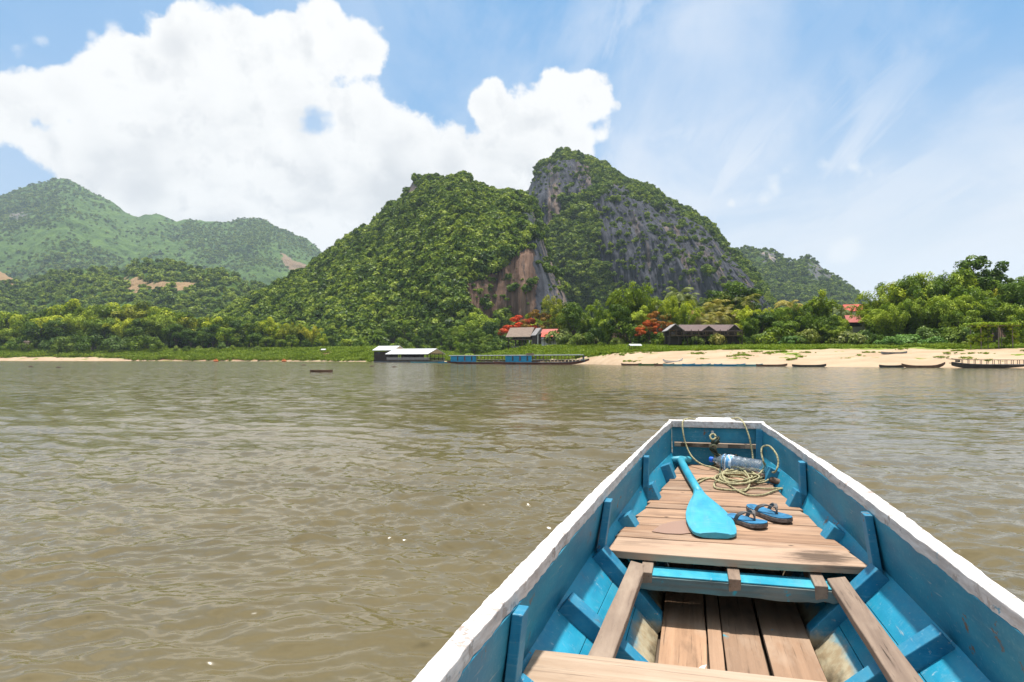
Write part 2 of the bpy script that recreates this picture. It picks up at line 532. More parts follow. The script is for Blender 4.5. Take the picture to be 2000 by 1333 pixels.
def roof_mat(name, a, b, period=0.35, rough=0.8):
    m, t = new_mat(name)
    c = t.node('ShaderNodeTexCoord').outputs['Object']
    n = t.noise(t.mapping(c, scale=(1, 3, 3)), 1.2, 6, 0.65)
    wv = t.node('ShaderNodeTexWave'); wv.wave_type = 'BANDS'; wv.bands_direction = 'X'
    t.l.new(c, wv.inputs['Vector']); wv.inputs['Scale'].default_value = 1.0 / period / 3.0; wv.inputs['Distortion'].default_value = 0.4
    colr = t.mix(t.mapr(n, 0.32, 0.7), a, b)
    principled(t, colr, rough, t.bump(wv.outputs['Fac'], 0.5, 0.06), 0.3)
    return m

def foliage(name, a, b, c3, trans=0.2):
    """leaf colour a (deep) .. b (bright) with some c3; varies by leaf, by clump and by tree; bamboo also shaded by height"""
    m, t = new_mat(name)
    oi = t.node('ShaderNodeObjectInfo')
    tint = t.attr('tint')
    r = oi.outputs['Random']
    k = t.math('ADD', t.math('MULTIPLY', tint, 0.6), t.math('MULTIPLY', r, 0.4))
    colr = t.ramp(k, [(0.2, a), (0.5, b), (0.8, c3)])
    col2 = t.mix(1.0, colr, oi.outputs['Color'], 'MULTIPLY')
    d = t.node('ShaderNodeBsdfDiffuse'); t.put(d.inputs[0], col2)
    tr = t.node('ShaderNodeBsdfTranslucent')
    t.put(tr.inputs[0], t.mix(1.0, col2, (1.25, 1.25, 0.6), 'MULTIPLY'))
    g = t.node('ShaderNodeBsdfGlossy'); g.inputs['Roughness'].default_value = 0.45
    g.inputs[0].default_value = (1, 1, 1, 1)
    m1 = t.node('ShaderNodeMixShader'); m1.inputs[0].default_value = trans
    t.l.new(d.outputs[0], m1.inputs[1]); t.l.new(tr.outputs[0], m1.inputs[2])
    m2 = t.node('ShaderNodeMixShader'); m2.inputs[0].default_value = 0.012
    t.l.new(m1.outputs[0], m2.inputs[1]); t.l.new(g.outputs[0], m2.inputs[2])
    t.l.new(m2.outputs[0], t.out.inputs[0])
    return m

M = {}
M['blue'] = paint_blue('painted_blue_side')
M['blue_low'] = paint_blue('painted_blue_bilge', (0.003, 0.185, 0.32), (0.02, 0.31, 0.46), dirt=0.152, wear=0.8)
M['blue_rib'] = paint_blue('painted_blue_rib', (0.004, 0.14, 0.26), (0.03, 0.24, 0.38), dirt=0.135, wear=0.6)
M['blue_paddle'] = paint_blue('painted_blue_paddle', (0.010, 0.25, 0.38), (0.07, 0.40, 0.50), wear=0.45, rough=0.35)
M['blue_worn'] = wood('worn_blue_timber', 'x', a=(0.05, 0.19, 0.23), b=(0.09, 0.10, 0.09), dark=(0.03, 0.022, 0.016), blue=0.45)
M['white'] = white_paint('weathered_white_paint')
M['plank_x'] = wood('deck_plank_wood', 'x')
M['plank_y'] = wood('floor_plank_wood', 'y', a=(0.44, 0.265, 0.16), b=(0.29, 0.17, 0.10), blue=0.12)
M['plank_y2'] = wood('grey_board_wood', 'y', a=(0.27, 0.20, 0.15), b=(0.15, 0.105, 0.08))
M['plank_x2'] = wood('bench_wood', 'x', a=(0.50, 0.38, 0.28), b=(0.36, 0.25, 0.17))
M['bilge'] = wood('wet_bilge_wood', 'y', a=(0.05, 0.036, 0.022), b=(0.025, 0.018, 0.012), rough=0.5)
M['hull_out'] = paint_blue('painted_hull_outside', wear=0.7)
M['tan'] = plain('tan_gable_board', (0.50, 0.37, 0.20), 0.8)
M['whiteroof'] = roof_mat('pale_metal_roof', (0.62, 0.63, 0.64), (0.50, 0.51, 0.52))
M['thatch'] = roof_mat('brown_thatch_roof', (0.30, 0.22, 0.17), (0.20, 0.145, 0.115), 0.2)
M['tile'] = roof_mat('dark_brown_tile_roof', (0.10, 0.068, 0.062), (0.17, 0.12, 0.11), 0.25)
M['greyroof'] = roof_mat('pale_grey_roof', (0.36, 0.34, 0.33), (0.26, 0.24, 0.23), 0.25)
M['redroof'] = roof_mat('red_metal_roof', (0.62, 0.13, 0.09), (0.5, 0.10, 0.075), 0.3)
M['pinkroof'] = roof_mat('faded_red_roof', (0.50, 0.16, 0.13), (0.40, 0.12, 0.10), 0.3)
M['darkwood'] = plain('dark_timber', (0.045, 0.032, 0.025), 0.8, 0.3)
M['midwood'] = plain('brown_timber', (0.13, 0.085, 0.055), 0.8, 0.3)
M['whitewall'] = plain('white_wall', (0.66, 0.64, 0.60), 0.8)
M['pinkwall'] = plain('pink_wall', (0.55, 0.30, 0.25), 0.8)
M['glass_dark'] = plain('dark_window_glass', (0.02, 0.025, 0.03), 0.15, spec=0.6, bump=0)
M['concrete'] = plain('grey_concrete', (0.30, 0.28, 0.26), 0.9)
M['hullgrey'] = plain('grey_hull_paint', (0.16, 0.17, 0.18), 0.6, 0.3, 2)
M['hulldark'] = plain('dark_hull_paint', (0.05, 0.045, 0.042), 0.6, 0.3, 2)
M['hullred'] = plain('red_brown_hull', (0.16, 0.065, 0.05), 0.7, 0.3, 2)
M['boatblue'] = plain('bright_blue_boat_paint', (0.01, 0.22, 0.40), 0.5, 0.15, 2)
M['boatteal'] = plain('pale_teal_boat_paint', (0.10, 0.30, 0.34), 0.6, 0.2, 2)
M['boatgreen'] = plain('green_boat_paint', (0.05, 0.14, 0.045), 0.6, 0.2, 2)
M['boatbrown'] = plain('brown_boat_wood', (0.15, 0.09, 0.06), 0.8, 0.3, 2)
M['boatwhite'] = plain('white_boat_paint', (0.6, 0.6, 0.58), 0.6, 0.1, 2)
M['orange'] = plain('orange_float_plastic', (0.6, 0.16, 0.04), 0.5)
M['bark'] = plain('tree_bark', (0.10, 0.075, 0.055), 0.9, 0.3, 3)
M['barkpale'] = plain('pale_palm_bark', (0.20, 0.165, 0.13), 0.9, 0.3, 3)
M['culm'] = plain('bamboo_culm', (0.10, 0.12, 0.04), 0.7, 0.3, 3)
M['rope'] = plain('olive_rope', (0.40, 0.36, 0.20), 0.85, 0.35, 90, bump=0.6)
M['ropedark'] = plain('dirty_green_rope', (0.055, 0.065, 0.04), 0.9, 0.4, 90, bump=0.6)
M['cap'] = plain('blue_bottle_cap', (0.01, 0.12, 0.62), 0.35, 0.05, bump=0)
M['rubber'] = plain('grey_rubber', (0.12, 0.11, 0.105), 0.7, 0.2, 60)
M['soleedge'] = plain('worn_grey_sole', (0.17, 0.145, 0.13), 0.85, 0.3, 60)
M['soletop'] = plain('blue_sandal_footbed', (0.02, 0.15, 0.29), 0.7, 0.35, 22)
M['stick'] = plain('weathered_stick', (0.13, 0.085, 0.06), 0.85, 0.35, 20)
M['metal'] = plain('dull_metal', (0.45, 0.45, 0.44), 0.35, 0.1, bump=0, metallic=0.9)

LEAF = {
 'broad': foliage('broad_tree_leaves', (0.024, 0.056, 0.005), (0.085, 0.148, 0.010), (0.20, 0.27, 0.022)),
 'bamboo': foliage('bamboo_leaves', (0.020, 0.052, 0.004), (0.12, 0.195, 0.008), (0.36, 0.43, 0.035)),
 'palm': foliage('palm_leaves', (0.06, 0.10, 0.015), (0.14, 0.18, 0.03), (0.28, 0.30, 0.10)),
 'flame': foliage('flame_tree_leaves', (0.06, 0.08, 0.012), (0.42, 0.075, 0.018), (0.62, 0.12, 0.03)),
 'grass': foliage('bank_grass_blades', (0.11, 0.17, 0.015), (0.20, 0.28, 0.02), (0.30, 0.36, 0.05)),
 'hill': foliage('hill_forest_leaves', (0.026, 0.058, 0.005), (0.105, 0.168, 0.011), (0.27, 0.33, 0.032)),
 'shrub': foliage('shrub_leaves', (0.06, 0.11, 0.015), (0.13, 0.20, 0.035), (0.22, 0.29, 0.08)),
}

# clear plastic
m, t = new_mat('clear_bottle_plastic')
c = t.node('ShaderNodeTexCoord').outputs['Object']
n = t.noise(c, 30, 4, 0.6)
tb = t.node('ShaderNodeBsdfTransparent'); tb.inputs[0].default_value = (0.86, 0.94, 1.0, 1)
gl = t.node('ShaderNodeBsdfGlossy'); gl.inputs['Roughness'].default_value = 0.12
gl.inputs[0].default_value = (0.9, 0.95, 1, 1)
nb = t.bump(n, 0.5, 0.02)
t.l.new(nb, gl.inputs['Normal'])
df = t.node('ShaderNodeBsdfDiffuse'); df.inputs[0].default_value = (0.55, 0.68, 0.8, 1)
fr = t.node('ShaderNodeFresnel'); fr.inputs[0].default_value = 1.6
t.l.new(nb, fr.inputs['Normal'])
a1 = t.node('ShaderNodeMixShader'); a1.inputs[0].default_value = 0.16
t.l.new(tb.outputs[0], a1.inputs[1]); t.l.new(df.outputs[0], a1.inputs[2])
a2 = t.node('ShaderNodeMixShader'); t.l.new(t.math('ADD', fr.outputs[0], 0.05), a2.inputs[0])
t.l.new(a1.outputs[0], a2.inputs[1]); t.l.new(gl.outputs[0], a2.inputs[2])
t.l.new(a2.outputs[0], t.out.inputs[0])
M['plastic'] = m
m, t = new_mat('printed_blue_label')
c = t.node('ShaderNodeTexCoord').outputs['Object']
n = t.noise(t.mapping(c, scale=(30, 9, 9)), 2, 3, 0.5)
colr = t.mix(t.mapr(n, 0.5, 0.54), (0.10, 0.32, 0.60), (0.68, 0.76, 0.84))
principled(t, colr, 0.35)
M['label'] = m

# the river
m, t = new_mat('muddy_river_water')
pos = t.node('ShaderNodeNewGeometry').outputs['Position']
n1 = t.noise(t.mapping(pos, scale=(1.0, 1.5, 1), rot=(0, 0, 0.15)), 2.1, 3, 0.5, 0.6)
n2 = t.noise(t.mapping(pos, scale=(0.8, 1.4, 1), rot=(0, 0, -0.2)), 9.0, 2, 0.5, 0.4)
n3 = t.noise(t.mapping(pos, scale=(0.35, 1, 1)), 0.12, 3, 0.5)
h = t.math('ADD', t.math('MULTIPLY', n1, 0.028), t.math('MULTIPLY', n2, 0.012))
silt = t.noise(t.mapping(pos, scale=(0.6, 1, 1)), 0.5, 4, 0.5)
colr = t.mix(t.mapr(silt, 0.3, 0.7), (0.100, 0.078, 0.034), (0.142, 0.112, 0.053))
rip = t.noise(t.mapping(pos, scale=(0.45, 1.0, 1), rot=(0, 0, 0.1)), 5.0, 3, 0.6, 0.4, color=True)
gn = t.node('ShaderNodeNewGeometry').outputs['Normal']
rv = t.vmath('MULTIPLY', t.vmath('SUBTRACT', rip, (0.5, 0.5, 0.5)), (0.6, 1.5, 0.0))
pat = t.mapr(t.noise(t.mapping(pos, scale=(0.25, 1, 1)), 0.05, 4, 0.55), 0.35, 0.65, 0.55, 1.25)
rv = t.vmath('SCALE', rv, scale=t.math('MULTIPLY', t.attr('ripple'), pat))
gn = t.vmath('NORMALIZE', t.vmath('ADD', gn, rv))
nrm = t.bump(h, 0.62, 1.0, gn)
p = principled(t, colr, 0.10, nrm, 0.5)
p.inputs['IOR'].default_value = 1.44
M['water'] = m

# ground: sand, earth and low green, by the attributes green and earth
m, t = new_mat('bank_ground')
pos = t.node('ShaderNodeNewGeometry').outputs['Position']
g = t.attr('green')
n = t.noise(pos, 0.9, 6, 0.62)
n2 = t.noise(t.mapping(pos, scale=(0.6, 1, 2)), 0.25, 5, 0.6)
sand = t.mix(t.mapr(n2, 0.35, 0.65), (0.45, 0.335, 0.225), (0.37, 0.26, 0.165))
sand = t.mix(t.math('MULTIPLY', t.mapr(n, 0.55, 0.7), 0.35), sand, (0.34, 0.24, 0.16))
gr = t.mix(t.mapr(n, 0.35, 0.65), (0.10, 0.15, 0.018), (0.19, 0.24, 0.03))
gm = t.mapr(t.math('ADD', g, t.math('MULTIPLY', t.math('SUBTRACT', t.noise(t.mapping(pos, scale=(0.4, 1, 1)), 1.3, 6, 0.65), 0.5), 0.9)), 0.42, 0.58)
e = t.attr('earth')
em = t.mapr(t.math('ADD', e, t.math('MULTIPLY', t.math('SUBTRACT', n, 0.5), 0.8)), 0.45, 0.6)
colr = t.mix(em, t.mix(gm, sand, gr), (0.26, 0.14, 0.085))
principled(t, colr, 0.95, t.bump(n, 0.5, 0.15), 0.15)
M['ground'] = m

# hill surfaces: rock and undergrowth, by the attributes rock and clear
def hill_mat(name, rock_a, rock_b, tan, veg_a=(0.03, 0.06, 0.010), veg_b=(0.08, 0.13, 0.02), size=1.0, clear=(0.30, 0.20, 0.12)):
    m, t = new_mat(name)
    pos = t.node('ShaderNodeNewGeometry').outputs['Position']
    st = t.noise(t.mapping(pos, scale=(1, 0.14, 0.055)), 0.2 / size, 8, 0.66, 0.5)
    st2 = t.noise(t.mapping(pos, scale=(1, 0.14, 0.05)), 0.05 / size, 5, 0.6, 0.3)
    nn = t.noise(pos, 0.12 / size, 8, 0.68)
    rk = t.mix(t.mapr(st, 0.36, 0.62), rock_a, rock_b)
    rk = t.mix(t.math('MULTIPLY', t.mapr(st2, 0.53, 0.63), t.mapr(st, 0.42, 0.55)), rk, tan)
    rk = t.mix(t.mapr(t.attr('warm'), 0.2, 0.8), rk, t.mix(t.mapr(st, 0.38, 0.62), (0.075, 0.045, 0.035), (0.24, 0.15, 0.105)))
    rk = t.mix(t.math('MULTIPLY', t.mapr(t.noise(t.mapping(pos, scale=(1, 0.14, 0.08)), 0.5 / size, 5, 0.7), 0.56, 0.66), 0.7), rk, (0.035, 0.036, 0.042))
    vg = t.mix(t.mapr(nn, 0.36, 0.64), veg_a, veg_b)
    vg = t.mix(t.mapr(t.math('ADD', t.attr('clear'), t.math('MULTIPLY', t.math('SUBTRACT', nn, 0.5), 0.7)), 0.4, 0.6), vg, clear)
    f = t.mapr(t.math('ADD', t.attr('rock'), t.math('MULTIPLY', t.math('SUBTRACT', nn, 0.5), 0.8)), 0.42, 0.56)
    colr = t.mix(f, vg, rk)
    h = t.math('ADD', t.math('MULTIPLY', st, 1.2), t.math('MULTIPLY', nn, t.mapr(f, 0, 1, 0.7, 0.12)))
    principled(t, colr, 0.95, t.bump(h, 0.9, 4.0 * size), 0.1)
    return m
M['karst'] = hill_mat('limestone_and_scrub', (0.030, 0.032, 0.041), (0.078, 0.081, 0.097), (0.20, 0.145, 0.115))
M['karst_far'] = hill_mat('far_limestone_and_scrub', (0.085, 0.085, 0.09), (0.15, 0.15, 0.155), (0.3, 0.24, 0.2), size=1.6)
M['range'] = hill_mat('far_forest_range', (0.10, 0.10, 0.10), (0.18, 0.16, 0.15), (0.3, 0.24, 0.2), (0.045, 0.09, 0.02), (0.11, 0.18, 0.035), size=4.0, clear=(0.24, 0.165, 0.10))
M['foothill'] = hill_mat('foothill_forest', (0.10, 0.10, 0.10), (0.18, 0.16, 0.15), (0.3, 0.24, 0.2), (0.03, 0.06, 0.012), (0.08, 0.14, 0.02), size=1.6, clear=(0.30, 0.20, 0.11))

# ------------------------------------------------------------------ the river
SH_PX = [-4000, -400, 0, 230, 420, 600, 730, 870, 940, 965, 1050, 1150, 1215, 1300, 1600, 1850, 2000, 2400, 5000]
SH_PY = [704.5, 704.9, 705.2, 705.5, 705.8, 706.3, 707.0, 706.9, 707.0, 708.2, 709.6, 711.6, 713.6, 714.5, 716.5, 718.5, 719.6, 722, 735]
def shoreY(px):
    return H * FPX / (np.interp(px, SH_PX, SH_PY) - HOR)

def build_water():
    a1 = np.concatenate([np.linspace(-180, -42, 70)[:-1], np.linspace(-42, 42, 780), np.linspace(42, 180, 70)[1:]])
    pys = np.concatenate([np.linspace(HOR + 0.3, HOR + 12, 14)[:-1], np.linspace(HOR + 12, 1400, 560), np.linspace(1400, 3600, 60)[1:]])
    rr = (H * FPX / (pys - HOR))[::-1]
    A, R = np.meshgrid(np.radians(a1), rr)
    X = R * np.sin(A); Y = R * np.cos(A)
    dR = np.abs(np.gradient(rr))[:, None] * np.ones_like(A)
    dA = np.abs(np.gradient(np.radians(a1)))[None, :] * R
    Z = np.zeros_like(X)
    # gust patches
    patch = 0.75 + 0.55 * fbm(np.stack([X * 0.22, Y * 0.12, X * 0], -1), 3)
    patch = np.clip(patch, 0.35, 1.4)
    r2 = np.random.default_rng(5)
    wx = X + 0.25 * fbm(np.stack([X * 0.5, Y * 0.5, X * 0 + 5], -1), 3)
    wy = Y + 0.35 * fbm(np.stack([X * 0.5, Y * 0.5, X * 0 + 9], -1), 3)
    RIP = np.zeros_like(X); NW = 120
    for i in range(NW):
        lam = 0.085 * (2.4 / 0.085) ** (r2.random() ** 0.95)
        th = r2.normal(0.12, 0.42)               # travelling mostly toward / away from the boat
        k = 2 * math.pi / lam
        kx, ky = k * math.sin(th), k * math.cos(th)
        amp = 0.0078 * lam ** 0.92 * (0.6 + 0.8 * r2.random()) * (1 + 0.3 * math.exp(-(lam / 0.32) ** 2)) / (1 + (lam / 0.9) ** 1.6)
        # fade what the local mesh cannot carry
        rad = abs(kx * np.sin(A) + ky * np.cos(A)) * dR
        tan_ = abs(kx * np.cos(A) - ky * np.sin(A)) * dA
        att = np.clip(1.6 - np.maximum(rad, tan_) / 1.5, 0, 1)
        RIP += (1 - att) / NW
        ph = kx * wx + ky * wy + r2.random() * 6.28
        s = np.sin(ph)
        Z += amp * att * (s - 0.22 * np.cos(2 * ph)) * patch
    # broken water along the boat's port side
    u = X * math.sin(BYAW) + Y * math.cos(BYAW)
    v = X * math.cos(BYAW) - Y * math.sin(BYAW) - BV0
    near = np.exp(-((v + 1.0) / 0.38) ** 2) * np.clip((2.9 - u) / 1.0, 0, 1) * np.clip((u + 3) / 2, 0, 1)
    att = np.clip(1.4 - np.maximum(dR, dA) / 0.05, 0, 1)
    Z += near * att * 0.009 * fbm(np.stack([X * 5, Y * 5, X * 0 + 2], -1), 3, 0.45)
    Z += 0.012 * np.clip(1.4 - np.maximum(dR, dA) / 0.3, 0, 1) * fbm(np.stack([X * 0.9, Y * 1.5, X * 0 + 3], -1), 3) * patch
    # level under the hull
    inside = (np.abs(v) < 0.62) & (u < 4.6) & (u > -4.5)
    Z = np.where(inside, Z * 0.2 - 0.03, Z)
    V = np.stack([X, Y, Z], -1).reshape(-1, 3)
    nr, na = X.shape
    I = np.arange(nr * na).reshape(nr, na)
    F = np.stack([I[:-1, :-1], I[:-1, 1:], I[1:, 1:], I[1:, :-1]], -1).reshape(-1, 4)
    me = mesh_np('river', V, F[:, ::-1], M['water'], {'ripple': ('POINT', np.clip((RIP - .25) / .75, 0, 1))}, smooth=True)
    o = link('river_water', me)
    return tag(o, 'muddy brown river with small ripples in front of the boat', None, kind='structure')

BYAW = math.radians(14.8)
BV0 = 0.14
build_water()

# ------------------------------------------------------------------ the banks
DS = ([-4000, 0, 60, 230, 260, 420, 870, 950, 1000, 1100, 1200, 1500, 2000, 5000], [7, 7, 9, 7, 1.5, 1.0, 1.0, 1, 1.5, 4, 14, 22, 26, 26])
ZS = ([-4000, 0, 60, 230, 260, 420, 870, 950, 1000, 1100, 1200, 1500, 2000, 5000], [1.9, 1.9, 2.1, 1.6, .5, .3, .3, .3, .4, 1.0, 2.3, 2.9, 2.9, 2.9])
DG = ([-4000, 0, 300, 700, 870, 950, 1000, 1050, 1150, 1500, 2000, 5000], [20, 20, 24, 34, 20, 18, 26, 32, 36, 48, 48, 48])
ZG = ([-4000, 0, 300, 600, 720, 870, 950, 1000, 1050, 1150, 1500, 2000, 5000], [5.2, 5.2, 4.8, 5.2, 5.2, 3.0, 1.6, 3.4, 4.4, 4.5, 4.6, 4.3, 4.3])
def ground_z(px, Y):
    px = np.asarray(px, float); Y = np.asarray(Y, float)
    s = shoreY(px); d = Y - s
    ds = np.interp(px, *DS); zs = np.interp(px, *ZS); dg = np.interp(px, *DG); zg = np.interp(px, *ZG)
    z = np.where(d < 0, np.maximum(-4, d * 0.10),
        np.where(d < ds, zs * (d / ds) ** 0.8,
        np.where(d < ds + dg, zs + (zg - zs) * ((d - ds) / dg) ** 0.9,
        zg + np.minimum(d - ds - dg, 60) * 0.03 + np.clip(d - ds - dg - 60, 0, 600) * 0.02)))
    return z
def ground_xy(x, y):
    return float(ground_z(1000 + x / max(y, 1e-3) * FPX, y))

def build_ground():
    pxs = np.concatenate([np.linspace(-2500, -220, 34)[:-1], np.linspace(-220, 2220, 610), np.linspace(2220, 4500, 30)[1:]])
    k = np.concatenate([np.linspace(-25, -1, 8)[:-1], np.linspace(-1, 75, 110), 75 * (3600 / 75) ** np.linspace(0, 1, 60)[1:]])
    PX, K = np.meshgrid(pxs, k)
    Y = shoreY(PX) + K
    X = (PX - 1000) / FPX * Y
    Z = ground_z(PX, Y)
    amp = np.clip((K + 1) / 8, 0, 1)
    nz = fbm(np.stack([X * 0.09, Y * 0.12, X * 0], -1), 5)
    Z = Z + nz * 0.55 * amp + (K > 40) * 0
    d = K
    ds = np.interp(PX, *DS)
    n2 = fbm(np.stack([X * 0.05, Y * 0.10, X * 0 + 4], -1), 4)
    green = np.clip(0.5 + (d - ds + n2 * 5.0) / 5.0, 0, 1)
    tuft = fbm(np.stack([X * 0.16, Y * 0.35, X * 0 + 8], -1), 3)
    green = np.maximum(green, np.where((d > ds * 0.25) & (tuft > 0.30), 0.9, 0))
    earth = np.zeros_like(green)
    def spot(px, y0, rx, ry, v=1.0):
        nonlocal earth
        q = ((PX - px) / rx) ** 2 + ((K - y0) / ry) ** 2
        earth = np.maximum(earth, v * np.clip(1.3 - q, 0, 1))
    spot(290, 12, 55, 7); spot(345, 5, 60, 3, 0.8); spot(640, 20, 26, 9, 0.8); spot(1240, 52, 20, 12); spot(1130, 40, 25, 8, .7); spot(1830, 50, 18, 10); spot(1690, 48, 20, 9); spot(420, 2, 220, 1.2)
    V = np.stack([X, Y, Z], -1).reshape(-1, 3)
    nr, na = X.shape
    I = np.arange(nr * na).reshape(nr, na)
    F = np.stack([I[:-1, :-1], I[:-1, 1:], I[1:, 1:], I[1:, :-1]], -1).reshape(-1, 4)
    me = mesh_np('ground', V, F, M['ground'], {'green': ('POINT', green), 'earth': ('POINT', earth)}, smooth=True)
    tag(link('ground', me), 'sandy beach and grassy bank across the river', None, kind='structure')
build_ground()

# ------------------------------------------------------------------ hills
def inpoly(px, py, poly):
    px = np.asarray(px); r = np.zeros(px.shape, bool)
    n = len(poly)
    for i in range(n):
        x1, y1 = poly[i]; x2, y2 = poly[(i + 1) % n]
        c = ((y1 > py) != (y2 > py)) & (px < (x2 - x1) * (py - y1) / (y2 - y1 + 1e-9) + x1)
        r ^= c
    return r
def proj(X, Y, Z):
    dep = Y * math.cos(PITCH) + (Z - H) * math.sin(PITCH)
    up = (Z - H) * math.cos(PITCH) - Y * math.sin(PITCH)
    return 1000 + FPX * X / dep, 666.5 - FPX * up / dep

def hill(name, mat, ridge, Yr, Yb, zb, step, nt, shape, disp, label, rock=None, warm=None, clear=None, flute=0.0, jag=0.01, seed=0, back=1.35):
    rp = np.array(ridge, float)
    s = np.arange(rp[0, 0], rp[-1, 0] + step, step)
    rpy = np.interp(s, rp[:, 0], rp[:, 1])
    yr = np.interp(s, Yr[0], Yr[1]); yb = np.interp(s, Yb[0], Yb[1])
    R = np.array([W(a, b, y) for a, b, y in zip(s, rpy, yr)])
    zr = np.maximum(R[:, 2], zb + 0.5)
    az = R[:, 0] / R[:, 1]
    tf = np.linspace(0, 1, nt)
    tb = np.linspace(0, 1, max(6, nt // 8))[1:]
    shp = np.interp(s, shape[0], shape[1])
    T, S = np.meshgrid(tf, np.arange(len(s)), indexing='ij')
    G = T ** shp[S]
    Y = yb[S] + (yr[S] - yb[S]) * G
    Z = zb + (zr[S] - zb) * T
    TB, SB = np.meshgrid(tb, np.arange(len(s)), indexing='ij')
    Y2 = yr[SB] * (1 + (back - 1) * TB)
    Z2 = zb + (zr[SB] - zb) * (1 - TB ** 1.6)
    Y = np.vstack([Y, Y2]); Z = np.vstack([Z, Z2]); X = az[None, :] * Y
    hgt = (zr - zb).max()
    P = np.stack([X, Y, Z], -1)
    Tall = np.vstack([T, np.ones_like(TB)])
    fade = np.clip((1.02 - Tall) / 0.22, 0.0, 1) ** 0.7
    fb = np.clip(Tall / 0.05, 0, 1)
    L = hgt * 0.35
    ppx, ppy = proj(X, Y, Z)
    nse = fbm(P / L * 2.2 + seed, 4)
    def mask(polys, soft=0.0):
        r = np.zeros(X.shape)
        wob = fbm(P / (L * 0.35) + seed + 3, 4)
        for q in polys or []:
            v = q[1] if isinstance(q, tuple) and isinstance(q[1], float) else 1.0
            poly = q[0] if isinstance(q, tuple) and isinstance(q[1], float) else q
            r = np.maximum(r, v * inpoly(ppx + wob * 22, ppy + np.roll(wob, 7, 1) * 22, poly))
        return r
    rk = mask(rock); wm = mask(warm); cl = mask(clear)
    n1 = fbm(P / L + seed, 6, 0.5)
    n2 = fbm(P / (L * 0.3) + seed + 9, 5, 0.55)
    off = (n1 * 1.0 + n2 * 0.22 * (1 - .7 * rk)) * disp * hgt * fade * fb * (1 - .35 * rk)
    if flute:
        fl = fbm(P * np.array([1, 0.16, 0.08]) / (L * 0.17) + seed + 5, 5, 0.55, ridged=True)
        off = off + fl * flute * hgt * (0.25 + 0.75 * rk) * fb * np.clip((1.03 - Tall) / 0.08, 0.15, 1)
    # push along the direction that faces the river, and a little upward
    Y = Y - off
    Z = Z + off * 0.35 * fade
    rg = fbm(np.stack([X / (hgt * 0.06), Z * 0, X * 0 + seed], -1), 5, 0.6)
    Z = Z + rg * jag * hgt * np.clip(Tall * 4 - 3, 0, 1)
    X = az[None, :] * Y
    n3 = fbm(P / (L * 0.22) + seed + 21, 4, 0.6)
    rk = np.clip(rk * (0.82 + 0.9 * n3) + 0.0, 0, 1)
    V = np.stack([X, Y, Z], -1).reshape(-1, 3)
    nr, na = X.shape
    I = np.arange(nr * na).reshape(nr, na)
    F = np.stack([I[:-1, :-1], I[:-1, 1:], I[1:, 1:], I[1:, :-1]], -1).reshape(-1, 4)
    me = mesh_np(name, V, F, mat, {'rock': ('POINT', rk), 'warm': ('POINT', wm), 'clear': ('POINT', cl)}, smooth=True)
    tag(link(name, me), label, None, kind='structure')
    return dict(X=X, Y=Y, Z=Z, rock=rk, clear=cl, T=Tall, nf=nt, px=ppx, py=ppy, n=n1)

FRONT = [(400, 640), (450, 608), (500, 582), (545, 562), (580, 540), (615, 520), (640, 497), (668, 478), (695, 462), (735, 440), (750, 425), (755, 410), (790, 392), (797, 375), (806, 358), (812, 352), (850, 352), (875, 355), (900, 351), (918, 350), (922, 366), (940, 374), (965, 384), (1000, 386), (1024, 388), (1040, 400), (1052, 432), (1062, 470), (1074, 505), (1090, 545), (1104, 580), (1120, 625), (1135, 668), (1150, 690)]
hf = hill('karst_hill', M['karst'], FRONT, ([400, 640, 900, 1050, 1150], [560, 620, 640, 560, 400]), ([400, 640, 850, 900, 1000, 1150], [420, 370, 350, 360, 380, 330]), 3.0, 1.6, 210,
          ([400, 820, 900, 1000, 1150], [1.15, 1.25, 1.9, 2.6, 1.6]), 0.06, 'green forested karst hill with a reddish cliff at its foot', 
          rock=[[(905, 570), (940, 545), (975, 520), (1010, 500), (1045, 455), (1062, 470), (1110, 600), (1120, 640), (1000, 640), (930, 625), (905, 610)],
                ([(800, 365), (818, 355), (818, 385), (795, 400)], 1.0), ([(905, 352), (925, 352), (925, 372), (908, 372)], 0.9), ([(1000, 385), (1035, 388), (1050, 430), (1045, 470), (1015, 440)], 0.62),
                ([(860, 640), (885, 600), (905, 610), (895, 660)], 0.6)],
          warm=[[(885, 575), (940, 545), (990, 515), (1035, 480), (1050, 600), (1020, 650), (890, 650)]],
          clear=[[(550, 620), (590, 612), (615, 625), (600, 632), (555, 630)]], flute=0.022, jag=0.022, seed=1)
PEAK = [(960, 560), (990, 470), (1010, 420), (1026, 385), (1040, 352), (1052, 326), (1062, 314), (1080, 310), (1090, 300), (1102, 297), (1118, 302), (1130, 300), (1150, 312), (1180, 325), (1200, 340), (1215, 352), (1250, 365), (1270, 372), (1300, 395), (1330, 410), (1360, 425), (1385, 440), (1400, 460), (1420, 485), (1440, 500), (1460, 522), (1480, 548), (1500, 580), (1520, 620), (1545, 660), (1560, 690)]
